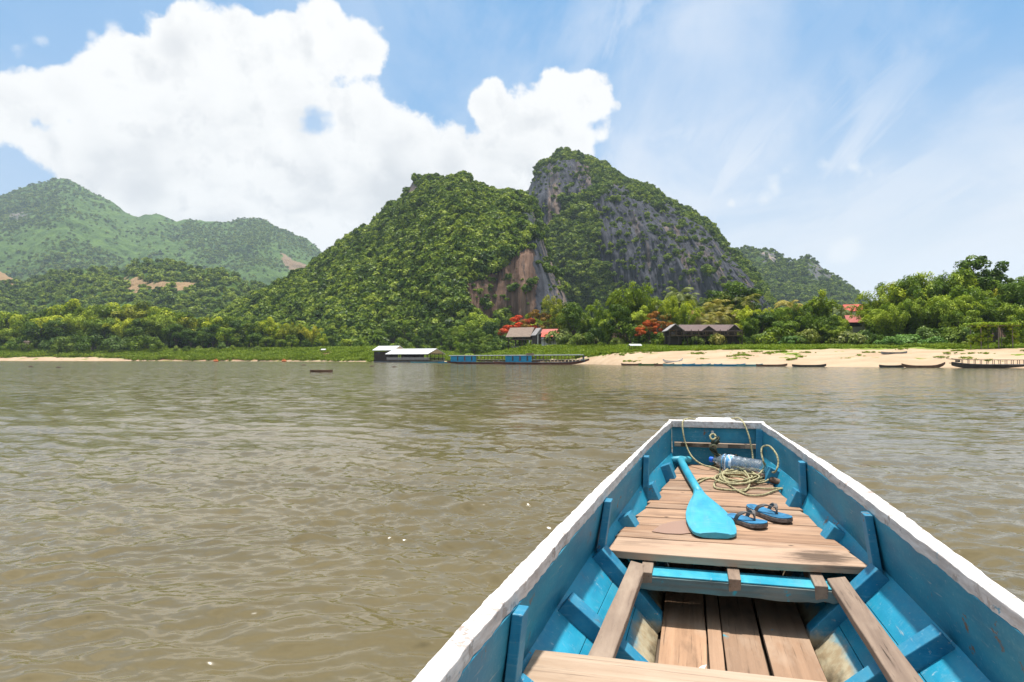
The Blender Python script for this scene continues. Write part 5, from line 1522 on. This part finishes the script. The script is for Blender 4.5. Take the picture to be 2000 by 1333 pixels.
def low_pt(u, f, s, off=0.0):
    """point on the inner face of the lower side: f=0 at the knuckle, 1 at the bottom; off = towards the inside"""
    a = np.array([md(u) - .004, zm(u)]); b = np.array([bc(u), zb(u)])
    p = a + (b - a) * f
    d = (b - a) / np.linalg.norm(b - a); n = np.array([-abs(d[1]), abs(d[0])])
    p = p + n * off
    return (s * p[0], u, p[1])
def half_at(u, z):
    a, b = (md(u), zm(u)), (bc(u), zb(u))
    if z > a[1]: return a[0]
    t = (a[1] - z) / (a[1] - b[1])
    return a[0] + (b[0] - a[0]) * min(1, t)

for s in (-1, 1):
    go = goL if s < 0 else goR
    # gunwale rail
    secs = []
    for u in np.linspace(-4, 4.53, 420):
        j = pn([[u * 9, s * 3.0, .5]])[0] * .0022 + pn([[u * 33, s * 3.0, 2.5]])[0] * .0022
        k = pn([[u * 7, s * 3.0, 7.5]])[0] * .0028 + pn([[u * 29, s * 3.0, 9.5]])[0] * .0032
        o_, i_, t_ = go(u) + j, gi(u) + k, zt(u) + j * .4
        if u > 4.3: i_ = min(i_, o_ - .02)
        secs.append([(s * o_, u, t_), (s * i_, u, t_ - .002), (s * i_, u, t_ - RL + k * .8), (s * o_, u, t_ - RL)])
    MB().loft(secs).build('gunwale', M['white'], B, bevel=.003)
    # upper side board
    MB().loft([[(s * gi(u), u, zt(u) - RL + .001), (s * (gi(u) + .022), u, zt(u) - RL + .001), (s * (md(u) + .022), u, zm(u) - .012), (s * md(u), u, zm(u) - .012)] for u in stations]).build('side_board', M['blue'], B, bevel=.002)
    # three lower side boards
    for k_ in range(3):
        f0, f1 = k_ / 3 + (0.0025 if k_ else -.02), (k_ + 1) / 3 - .0025
        MB().loft([[low_pt(u, f0, s, 0), low_pt(u, f0, s, -.02), low_pt(u, f1, s, -.02), low_pt(u, f1, s, 0)] for u in stations]).build('lower_board', M['blue_low'], B, bevel=.0015)
    # outer skin
    MB().loft([[(s * (go(u) - .004), u, zt(u) - RL - .001), (s * (md(u) + .045), u, zm(u) - .01), (s * (bc(u) + .035), u, zb(u) - .14), (s * (bc(u) + .02), u, zb(u) - .14), (s * (md(u) + .03), u, zm(u) - .01), (s * (gi(u) + .024), u, zt(u) - RL - .001)] for u in stations]).build('outer_skin', M['hull_out'], B)
# bottom
for k_ in range(4):
    f0, f1 = -1 + k_ * .5 + .006, -.5 + k_ * .5 - .006
    MB().loft([[(f0 * (bc(u) + .03), u, zb(u) - .012), (f1 * (bc(u) + .03), u, zb(u) - .012), (f1 * (bc(u) + .03), u, zb(u) - .04), (f0 * (bc(u) + .03), u, zb(u) - .04)] for u in stations]).build('bottom_board', M['bilge'], B)
MB().loft([[(-(bc(u) + .034), u, zb(u) - .141), (bc(u) + .034, u, zb(u) - .141), (bc(u) + .034, u, zb(u) - .16), (-(bc(u) + .034), u, zb(u) - .16)] for u in stations]).build('bottom_skin', M['hull_out'], B)

# bow board, its white rail, inner ledge and the pale cap outside
uT = 4.5
zr_ = zt(uT)
MB().hexa([(-.262, uT - .0, .395), (.262, uT - .0, .395), (.272, uT + .03, zr_ - RL), (-.272, uT + .03, zr_ - RL),
           (-.262, uT + .025, .395), (.262, uT + .025, .395), (.272, uT + .055, zr_ - RL), (-.272, uT + .055, zr_ - RL)]).build('bow_board', M['blue'], B, bevel=.002)
MB().hexa([(-.262, uT + .001, .19), (.262, uT + .001, .19), (.262, uT + .001, .393), (-.262, uT + .001, .393), (-.262, uT + .024, .19), (.262, uT + .024, .19), (.262, uT + .024, .393), (-.262, uT + .024, .393)]).build('bow_board_lower', M['blue'], B)
MB().box((0, uT + .035, zr_ - RL / 2 + .003), (.585, .075, RL)).build('bow_rail', M['white'], B, bevel=.004)
MB().loft([[(-a, y, z - .02), (a, y, z - .02), (a, y, z), (-a, y, z)] for a, y, z in ((.125, uT + .076, zr_ + .002), (.12, uT + .16, zr_ + .006), (.10, uT + .24, zr_ + .008))]).build('bow_cap', M['white'], B, bevel=.004)
o = MB().box((.0, uT - .018, .607), (.51, .034, .028)).build('bow_ledge', M['plank_x2'], B, bevel=.003)
MB().box((-.13, uT - .037, .606), (.17, .004, .022)).build('ledge_strip', M['bilge'], o)
MB().box((.12, uT - .0375, .606), (.10, .005, .024)).build('ledge_strip', M['bilge'], o)
MB().beam((.248, uT - .03, .43), (.258, uT - .005, zr_ - RL), .045, .04, (1, 0, 0)).build('corner_post', M['blue_rib'], B, bevel=.002)

# posts and ribs
mats_r = M['blue_rib']
for u in (-2.3, -1.55, -.85, -.25, .65, 1.615, 2.73, 3.60):
    for s in (-1, 1):
        g1, m1 = gi(u), md(u)
        zt_, zm_ = zt(u) - RL, zm(u)
        zf = zm_ - .078
        w_ = .066
        mf = m1 - .03
        MB().hexa([(s * (g1 - .001), u - w_ / 2, zt_), (s * (g1 - .028), u - w_ / 2, zt_ - .001), (s * (m1 - .030), u - w_ / 2, zf + .0), (s * (m1 - .001), u - w_ / 2, zf),
                   (s * (g1 - .001), u + w_ / 2, zt_), (s * (g1 - .028), u + w_ / 2, zt_ - .001), (s * (m1 - .030), u + w_ / 2, zf + .0), (s * (m1 - .001), u + w_ / 2, zf)]).build('side_post', mats_r, B, bevel=.003)
ribs = [-2.3, -1.92, -1.55, -1.2, -.85, -.5, -.15, .25, .65, 1.15, 1.64, 2.2, 2.69, 3.12, 3.60, 4.08]
for u in ribs:
    for s in (-1, 1):
        w_ = .066; h_ = .052
        pts0, pts1 = [], []
        for f, o1 in ((0.02, h_), (.55, h_), (.90, h_ * .95), (1.0, h_ * .35)):
            pts0.append(f); pts1.append(o1)
        mb = MB()
        mb.loft([[low_pt(u - w_ / 2, f, s, -.002), low_pt(u - w_ / 2, f, s, o1), low_pt(u + w_ / 2, f, s, o1), low_pt(u + w_ / 2, f, s, -.002)] for f, o1 in zip(pts0, pts1)])
        mb.build('rib', mats_r, B, bevel=.003)

# bow deck
M['plank_stain'] = wood('stained_plank_wood', 'x', a=(0.50, 0.345, 0.24), b=(0.36, 0.235, 0.16))
_t = NT(M['plank_stain'].node_tree)
_p = [n for n in _t.n if n.type == 'BSDF_PRINCIPLED'][0]
_c = _t.node('ShaderNodeTexCoord').outputs['Object']
_d = _t.vmath('DISTANCE', _t.mapping(_c, scale=(1, 1.9, 0)), (0.33, 2.85 * 1.9, 0))
_n = _t.noise(_t.mapping(_c, scale=(14, 60, 60)), 1.0, 6, .65)
_f = _t.mapr(_t.math('ADD', _d, _t.math('MULTIPLY', _t.math('SUBTRACT', _n, .5), .28)), .05, .18, .85, 0, True)
_o = _p.inputs['Base Color'].links[0].from_socket
_t.l.new(_t.mix(_f, _o, (0.07, 0.045, 0.03)), _p.inputs['Base Color'])
def deck_z(u): return .385 + .058 * (u - 2.78)
def deck_pt(px, py, dz=0.0):
    d = ray(px, py); uu = d @ FWD; vv = d @ RGT
    a0 = -H + .385 - .058 * 2.78 + dz
    t_ = a0 / (d[2] - .058 * uu)
    return np.array([t_ * vv - BV0, t_ * uu, H + t_ * d[2]])
edges = [4.475, 4.21, 4.03, 3.80, 3.515, 3.42, 3.27, 3.13, 3.01, 2.945, 2.757]
rp = random.Random(5)
for i in range(len(edges) - 1):
    u1, u0 = edges[i] - .006 - (.006 if i in (1, 2, 3, 6) else 0), edges[i + 1] + .004
    if i >= 7: u1 = edges[i] + .001
    if 6 <= i < 9: u0 = edges[i + 1] + .002
    if i == 9: u0 = 2.757
    th = .022 if i < 9 else .030
    secs = []
    zz = deck_z((u0 + u1) / 2)
    hl0, hl1 = half_at(u0, zz) - .012 - rp.random() * .02, half_at(u1, zz) - .012 - rp.random() * .02
    hr0, hr1 = half_at(u0, zz) - .012 - rp.random() * .02, half_at(u1, zz) - .012 - rp.random() * .02
    if i == 9: hl0, hl1, hr0, hr1 = .475, .455, .485, .44
    N = 14
    wob = [rp.uniform(-.004, .004) for _ in range(N + 1)]
    for k_ in range(N + 1):
        f = k_ / N
        x0 = -hl0 + (hl0 + hr0) * f; x1 = -hl1 + (hl1 + hr1) * f
        e0 = pn([[f * 5, i * 3.3, .2]])[0] * .005; e1 = pn([[f * 5, i * 3.3, 5.2]])[0] * .004
        dz = pn([[f * 2, i * 2.3, 8.2]])[0] * .003 + (.012 * max(0, f - .75) * 4 * .3 if i == 9 else 0)
        ua = u0 + e0 + (.012 * (4 * (f - .5) ** 2) if i == 9 else 0)
        secs.append([(x0, ua, deck_z(ua) + dz - th), (x0, ua, deck_z(ua) + dz), (x1, u1 + e1, deck_z(u1) + dz), (x1, u1 + e1, deck_z(u1) + dz - th)])
    o = MB().loft(secs).build('deck_plank', M['plank_x'] if i < 9 else M['plank_stain'], B, bevel=.003)
    if i == 9: o['label'] = 'wide front plank with a dark stain at its right end'
# water stain on the deck: a thin damp film
m_, t_ = new_mat('damp_patch')
principled(t_, (0.30, 0.18, 0.125), .45, None, .5)
pts = [deck_pt(x, y) for x, y in ((1273, 1040), (1290, 1027), (1312, 1021), (1335, 1018), (1350, 1024), (1358, 1034), (1350, 1043), (1330, 1045), (1300, 1044))]
MB().add([(p[0], p[1], deck_z(p[1]) + .0042) for p in pts] + [(p[0], p[1], deck_z(p[1]) + .0022) for p in pts],
         [tuple(range(9)), tuple(range(17, 8, -1))] + [(i, (i + 1) % 9, 9 + (i + 1) % 9, 9 + i) for i in range(9)]).build('damp_patch', m_, B)
# joists under the deck
for x in (-.315, .005, .300):
    MB().beam((x, 2.655, deck_z(2.65) - .03 - .036), (x, 4.4, deck_z(4.4) - .024 - .032), .044, .058).build('joist', M['plank_y2'], B, bevel=.003)
# worn crossbeam carrying them
secs = []
for k_ in range(29):
    x = -.385 + .78 * k_ / 28
    a = pn([[x * 9, 1.1, 3.3]])[0] * .005; b_ = pn([[x * 14, 4.1, 3.3]])[0] * .006 + (-.0 if x < .2 else .018 * (x - .2) / .19 * (1 if k_ % 2 else .4))
    secs.append([(x, 2.658 + a, .322), (x, 2.655 + a * .7, .276 + b_), (x, 2.78, .272), (x, 2.785, .326)])
MB().loft(secs).build('crossbeam', M['blue_worn'], B, bevel=.002)
MB().box((0, 2.722, .3265), (.70, .118, .004)).build('beam_top', M['blue_paddle'], B)

# floor boards
fx = [(-.262, -.140, -.262, -.120), (-.128, -.085, -.112, -.060), (-.078, .090, -.050, .092), (.105, .262, .104, .268)]
fx = [(-.258, -.100), (-.093, -.048), (-.040, .088), (.100, .258)]
for i, (a, b_) in enumerate(fx):
    N = 16; secs = []
    for k_ in range(N + 1):
        u = -1.2 + (3.12 + 1.2) * k_ / N
        ea = pn([[u * 3, i * 7.7, .3]])[0] * .005; eb = pn([[u * 3, i * 7.7, 6.3]])[0] * .006
        sp = 1.0 if u > 2 else 1.0
        z = .150 + .004 * (i % 2) + pn([[u * 1.2, i * 3.7, 3.3]])[0] * .004
        secs.append([(a + ea, u, z - .022), (a + ea, u, z), (b_ + eb, u, z), (b_ + eb, u, z - .022)])
    MB().loft(secs).build('floor_plank', M['plank_y'], B, bevel=.003)

# loose grey boards along both sides
for s in (-1, 1):
    if s < 0:
        A_, B_ = (-.350, 2.735, .352), (-.415, 1.62, .298)
    else:
        A_, B_ = (.362, 2.735, .352), (.412, 1.62, .298)
    A_ = np.array(A_); B_ = np.array(B_); secs = []
    for k_ in range(17):
        f = k_ / 16; c = A_ + (B_ - A_) * f; w_ = .030 + .006 * f + pn([[f * 4, s * 3.3, .7]])[0] * .003; tl = s * .012
        secs.append([(c[0] - w_, c[1], c[2] - .034), (c[0] - w_, c[1], c[2] - tl * .5), (c[0] + w_, c[1], c[2] + tl * .5), (c[0] + w_, c[1], c[2] - .034)])
    MB().loft(secs).build('side_bearer', M['plank_y2'], B, bevel=.004)
# near thwart and two more behind
for u0, u1 in ((1.47, 1.86), (.30, .62), (-1.5, -1.15)):
    w_ = .565 if u0 > 1 else .56
    secs = []
    for k_ in range(15):
        x = -w_ + 2 * w_ * k_ / 14; a = pn([[x * 4, u0, .3]])[0] * .004
        zq = .348 if u0 > 1 else .34
        if u0 > 1:
            secs.append([(x, u0, zq - .03), (x, u0, zq), (x, u1 + a, zq), (x, u1 + a, zq - .03)])
        else:
            secs.append([(x, u0, zq - .03), (x, u0, zq), (x, u1 + a, zq), (x, u1 + a, zq - .03)])
    MB().loft(secs).build('thwart', M['plank_x2'], B, bevel=.003)
MB().hexa([(-.40, -4.02, .1), (.40, -4.02, .1), (.44, -4.05, .70), (-.44, -4.05, .70), (-.40, -3.98, .1), (.40, -3.98, .1), (.44, -4.0, .70), (-.44, -4.0, .70)]).build('stern_board', M['blue'], B)

# ------------------------------------------------------------------ things lying in the boat (given in the boat's own frame)
def inboat(o):
    o.location = B.location; o.rotation_euler = B.rotation_euler
    return o
def zin(p, dz=0): return (p[0], p[1], deck_z(p[1]) + dz)

# paddle
pd = inboat(empty('paddle', (0, 0, 0))); tag(pd, 'bright blue wooden paddle with a T grip lying on the deck planks', 'paddle')
tip = np.array([-.052, 2.985]); neck = np.array([-.112, 3.66]); grip = np.array([-.212, 4.43])
ax = (neck - tip) / np.linalg.norm(neck - tip); sd = np.array([ax[1], -ax[0]])
prof = [(0.0, .062), (.012, .078), (.035, .090), (.10, .099), (.20, .103), (.30, .097), (.40, .083), (.50, .064), (.58, .046), (.64, .033), (.70, .026), (.74, .022)]
secs = []
for (l, hw) in prof:
    c = tip + ax * l; zc = deck_z(c[1]) + .016 + l * .004; th = .011 if l < .5 else .011 + (l - .5) * .03
    e_ = .006 if l > 0 else .007
    ring = []
    for q, zq in ((-1, -e_), (-.75, -th), (0, -th - .002), (.75, -th), (1, -e_), (1, e_), (.75, th), (0, th + .004), (-.75, th), (-1, e_)):
        p = c + sd * hw * q
        ring.append((p[0], p[1], zc + zq))
    secs.append(ring)
MB().loft(secs).build('blade', M['blue_paddle'], pd, smooth=False, bevel=.002)
sh0 = tip + ax * .68
MB().tube([(sh0[0], sh0[1], deck_z(sh0[1]) + .022), (neck[0] - .012, 3.75, deck_z(3.75) + .026), ((neck[0] + grip[0]) / 2 - .004, 4.05, deck_z(4.05) + .028), (grip[0] + .004, 4.36, deck_z(4.36) + .034), (grip[0], 4.43, deck_z(4.43) + .034)], [.020, .0215, .022, .0215, .026], 12).build('shaft', M['blue_paddle'], pd, smooth=True)
MB().tube([(-.272, 4.415, deck_z(4.4) + .036), (-.262, 4.422, deck_z(4.4) + .037), (-.215, 4.432, deck_z(4.43) + .037), (-.165, 4.442, deck_z(4.43) + .037), (-.152, 4.445, deck_z(4.43) + .037)], [.012, .020, .023, .020, .012], 12).build('grip', M['blue_paddle'], pd, smooth=True)

# flip-flops
def sandal(heel, toe, label, flipy=1):
    heel = np.array(heel); toe = np.array(toe); L_ = np.linalg.norm(toe - heel); ax = (toe - heel) / L_; sd = np.array([ax[1], -ax[0]]) * flipy
    e = inboat(empty('flip_flop', (0, 0, 0))); tag(e, label, 'flip-flop', 'pair of blue flip-flops')
    prof = [(-.0, .012), (.012, .026), (.04, .036), (.09, .038), (.14, .038), (.19, .044), (.22, .0455), (.245, .040), (.262, .028), (.272, .012)]
    def ring(l, hw, z0, z1):
        l = l * L_ / .272; c = heel + ax * l + sd * (.004 * math.sin(l * 14)); a = c + sd * hw; b = c - sd * hw
        dz = .004 * (l / L_ - .3) ** 2 * 4
        return [(b[0], b[1], deck_z(b[1]) + z0 + dz), (a[0], a[1], deck_z(a[1]) + z0 + dz), (a[0], a[1], deck_z(a[1]) + z1 + dz), (b[0], b[1], deck_z(b[1]) + z1 + dz)]
    MB().loft([ring(l, h_, .003, .020) for l, h_ in prof]).build('sole', M['soleedge'], e, bevel=.002)
    MB().loft([ring(l, h_ - .002, .0202, .0245) for l, h_ in prof]).build('footbed', M['soletop'], e, bevel=.001)
    def P(l, q, z):
        c = heel + ax * l * L_ + sd * q; return (c[0], c[1], deck_z(c[1]) + .022 + z)
    for s in (-1, 1):
        pts = catmull([P(.34, s * .037, -.004), P(.42, s * .036, .022), P(.55, s * .026, .038), P(.66, s * .010, .036), P(.705, 0, .032)], 5)
        n_ = len(pts); mb = MB()
        rs = []
        for i, p in enumerate(pts):
            f = i / (n_ - 1); wv = .009 * (1 - .35 * f); t = np.array(pts[min(i + 1, n_ - 1)]) - np.array(pts[max(i - 1, 0)]); t /= np.linalg.norm(t)
            side_ = np.array([ax[0], ax[1], 0]); side_ = side_ - t * (side_ @ t); side_ /= np.linalg.norm(side_) + 1e-9; n3 = np.cross(t, side_)
            rs.append([tuple(np.array(p) + side_ * wv + n3 * .003), tuple(np.array(p) - side_ * wv + n3 * .003), tuple(np.array(p) - side_ * wv - n3 * .003), tuple(np.array(p) + side_ * wv - n3 * .003)])
        mb.loft(rs).build('strap', M['rubber'], e, bevel=.0012)
    MB().tube([P(.72, 0, .0), P(.715, 0, .018), P(.70, 0, .034)], [.0045, .004, .007], 8).build('toe_post', M['rubber'], e, smooth=True)
a = deck_pt(1424, 1014); b_ = deck_pt(1495, 1036)
sandal(a[:2], b_[:2], 'blue flip-flop with a grey strap, the one touching the paddle blade', 1)
a = deck_pt(1463, 995); b_ = deck_pt(1541, 1026)
sandal(a[:2], b_[:2], 'blue flip-flop with a grey strap, the one farther from the paddle', 1)

# plastic bottle
bt = inboat(empty('plastic_bottle', (0, 0, 0))); tag(bt, 'clear empty plastic water bottle with a blue cap lying behind the rope', 'bottle')
r0 = .047
p0 = np.array([-.035, 4.36]); p1 = np.array([.262, 4.20]); ax = (p1 - p0); LB = np.linalg.norm(ax); ax /= LB
tilt = -.06
axis3 = np.array([ax[0], ax[1], tilt]); axis3 /= np.linalg.norm(axis3)
prof = [(.018, .0145), (.030, .0150), (.040, .020), (.065, .038), (.085, .0465), (.095, .047), (.100, .0445), (.108, .047), (.155, .047), (.160, .044), (.168, .047), (.19, .046), (.195, .043), (.203, .046), (.225, .0465), (.23, .0435), (.238, .0465), (.27, .0465), (.30, .047), (.32, .045), (.332, .036), (.334, .012)]
def bp(l, dz=0): return tuple(np.array([p0[0], p0[1], deck_z(4.3) + .062]) + axis3 * l + np.array([0, 0, dz]))
MB().tube([bp(l) for l, r in prof], [r for l, r in prof], 24).build('bottle_body', M['plastic'], bt, smooth=True)
MB().tube([bp(l) for l in (-.008, -.006, .012, .016)], [.012, .0165, .0165, .0150], 16).build('cap', M['cap'], bt, bevel=.001)
MB().tube([bp(.0885), bp(.094)], [.0478, .0483], 24, cap=False).tube([bp(.110), bp(.150)], [.0478, .0478], 24, cap=False).build('label_band', M['label'], bt, smooth=True)

# rope
RR = .0052
rp_ = inboat(empty('mooring_rope', (0, 0, 0))); tag(rp_, 'thin olive rope looped over the bow rail and coiled on the deck', 'rope')
def at_u(px, py, u):
    d = ray(px, py); t = u / (d @ FWD); p = d * t
    return np.array([p @ RGT - BV0, u, H + p[2]])
def rope(pts, r=RR, name='strand', mat='rope', per=9):
    MB().tube(catmull(pts, per), r, 7).build(name, M[mat], rp_, smooth=True)
D = lambda x, y, dz=.008: deck_pt(x, y) + np.array([0, 0, dz])
rope([at_u(1368, 828, 4.75) + np.array([0, 0, .012]), at_u(1358, 820, 4.66), at_u(1345, 818, 4.60), at_u(1334, 823, 4.50), at_u(1334, 845, 4.455), at_u(1340, 870, 4.44), at_u(1352, 893, 4.40),
      at_u(1372, 908, 4.33), D(1398, 922, .02), D(1420, 932), D(1450, 940, .02), D(1478, 948, .012), D(1500, 945, .02), D(1496, 933, .02), D(1475, 923, .02), D(1450, 927, .02)])
rope([at_u(1415, 826, 4.76), at_u(1428, 819, 4.66), at_u(1442, 817, 4.60), at_u(1452, 826, 4.50), at_u(1462, 850, 4.46), at_u(1467, 872, 4.44), at_u(1470, 892, 4.42), at_u(1470, 905, 4.38)])
# big standing loop at the right
rope([D(1430, 930, .02), D(1458, 926, .03), D(1480, 938, .03), D(1494, 930, .06), at_u(1492, 905, 4.08), at_u(1487, 885, 4.10), at_u(1490, 873, 4.12), at_u(1503, 872, 4.08), at_u(1516, 887, 4.00),
      at_u(1520, 905, 3.96), at_u(1514, 922, 3.95), D(1500, 934, .03), D(1480, 944, .012), D(1455, 935, .02)])
# long loops on the planks
rope([D(1358, 943), D(1368, 938), D(1392, 938), D(1420, 949), D(1445, 964), D(1465, 971), D(1490, 970), D(1515, 961), D(1530, 957), D(1500, 958), D(1470, 957), D(1440, 961), D(1410, 959), D(1396, 955), D(1397, 945), D(1412, 940)])
rope([D(1352, 950), D(1362, 947), D(1378, 939), D(1398, 935), D(1412, 930, .02), D(1430, 922, .03), D(1450, 927, .03), D(1462, 940, .025), D(1464, 952, .015), D(1455, 962), D(1440, 963)])
rope([D(1406, 930, .01), D(1408, 918, .03), D(1418, 910, .05), D(1435, 908, .06), D(1450, 914, .05), D(1459, 921, .03)], mat='ropedark')
q_ = random.Random(11)
for j in range(7):
    pts = []; c0 = (1448 + q_.uniform(-12, 12), 939 + q_.uniform(-4, 5)); ra = q_.uniform(28, 46); rb = q_.uniform(6, 13); ph = q_.uniform(0, 6.28)
    for k_ in range(9):
        a_ = ph + k_ * .82
        pts.append(D(c0[0] + math.cos(a_) * ra * (1 + .12 * math.sin(k_ * 2.1 + j)), c0[1] + math.sin(a_) * rb, .010 + .006 * (j % 4) + .006 * math.sin(k_ * 1.7 + j)))
    rope(pts)
for k_ in range(5):
    c = D(1430 + q_.uniform(-6, 6), 911 + q_.uniform(-3, 6), .06)
    rope([c + np.array([math.cos(a_) * .016, math.sin(a_) * .010, math.sin(a_ * 2 + k_) * .014]) for a_ in np.linspace(0, 5.5, 7)], name='knot', mat='ropedark' if k_ % 2 else 'rope', per=4)
# old knotted green rope hanging on the bow ledge
gr = inboat(empty('knotted_rope', (0, 0, 0))); tag(gr, 'dark green knotted rope hanging from the middle of the bow ledge', 'rope')
for k_ in range(10):
    z = .665 - k_ * .021; x = -.02 + .012 * math.sin(k_ * 1.3) + k_ * .0032; r_ = .017 + .008 * math.sin(k_ * 2.2) ** 2
    MB().tube(catmull([np.array([x + math.cos(a_) * r_, 4.43 + math.sin(a_) * .012, z + math.sin(a_ + k_) * .016]) for a_ in np.linspace(0, 6.0, 7)], 4), .0065, 6).build('knot', M['ropedark' if k_ % 3 else 'rope'], gr, smooth=True)
MB().tube([(-.022, 4.475, .690), (-.022, 4.44, .692)], .009, 10).build('bolt', M['metal'], gr)

# the stick under the rope
st = inboat(MB().tube([tuple(D(1445, 921, .022)), tuple(D(1475, 932, .02)), tuple(D(1500, 942, .02)), tuple(D(1530, 951, .018)), tuple(D(1556, 962, .014))], [.013, .016, .017, .016, .012], 9).build('wooden_stick', M['stick'], smooth=True))
tag(st, 'weathered wooden stick lying under the rope against the right side', 'stick')
st2 = inboat(MB().tube([tuple(D(1400, 914, .016)), tuple(D(1430, 919, .017)), tuple(D(1462, 921, .018))], [.009, .011, .009], 9).build('metal_rod', M['metal'], smooth=True))
tag(st2, 'short grey metal rod lying in front of the bottle', 'rod')
# paper scraps
for (px, py, s_) in ((1372, 1305, .014),):
    d = ray(px, py); t_ = (.158 - H) / d[2]; p = d * t_
    o = inboat(MB().add([(p @ RGT - BV0 - s_, p @ FWD - s_ * .5, .157), (p @ RGT - BV0 + s_ * .3, p @ FWD - s_ * .9, .157), (p @ RGT - BV0 + s_, p @ FWD + s_ * .8, .165), (p @ RGT - BV0 - s_ * .2, p @ FWD + s_ * .7, .160)],
             [(0, 1, 2, 3)]).build('paper_scrap', M['whitewall']))
    md_ = o.modifiers.new('thick', 'SOLIDIFY'); md_.thickness = .0008
    tag(o, 'small white scrap of paper on the floor planks', 'paper scrap')

# ------------------------------------------------------------------ the air
m, t = new_mat('hazy_air')
pv = t.node('ShaderNodeVolumePrincipled')
pv.inputs['Color'].default_value = (0.72, 0.87, 1.0, 1)
pv.inputs['Density'].default_value = HAZE
pv.inputs['Anisotropy'].default_value = 0.2
t.l.new(pv.outputs[0], t.out.inputs['Volume'])
hz = MB().box((0, 0, 392), (24000, 11600, 796)).build('haze', m)
tag(hz, 'thin haze in the air over the river and hills', None, kind='stuff')
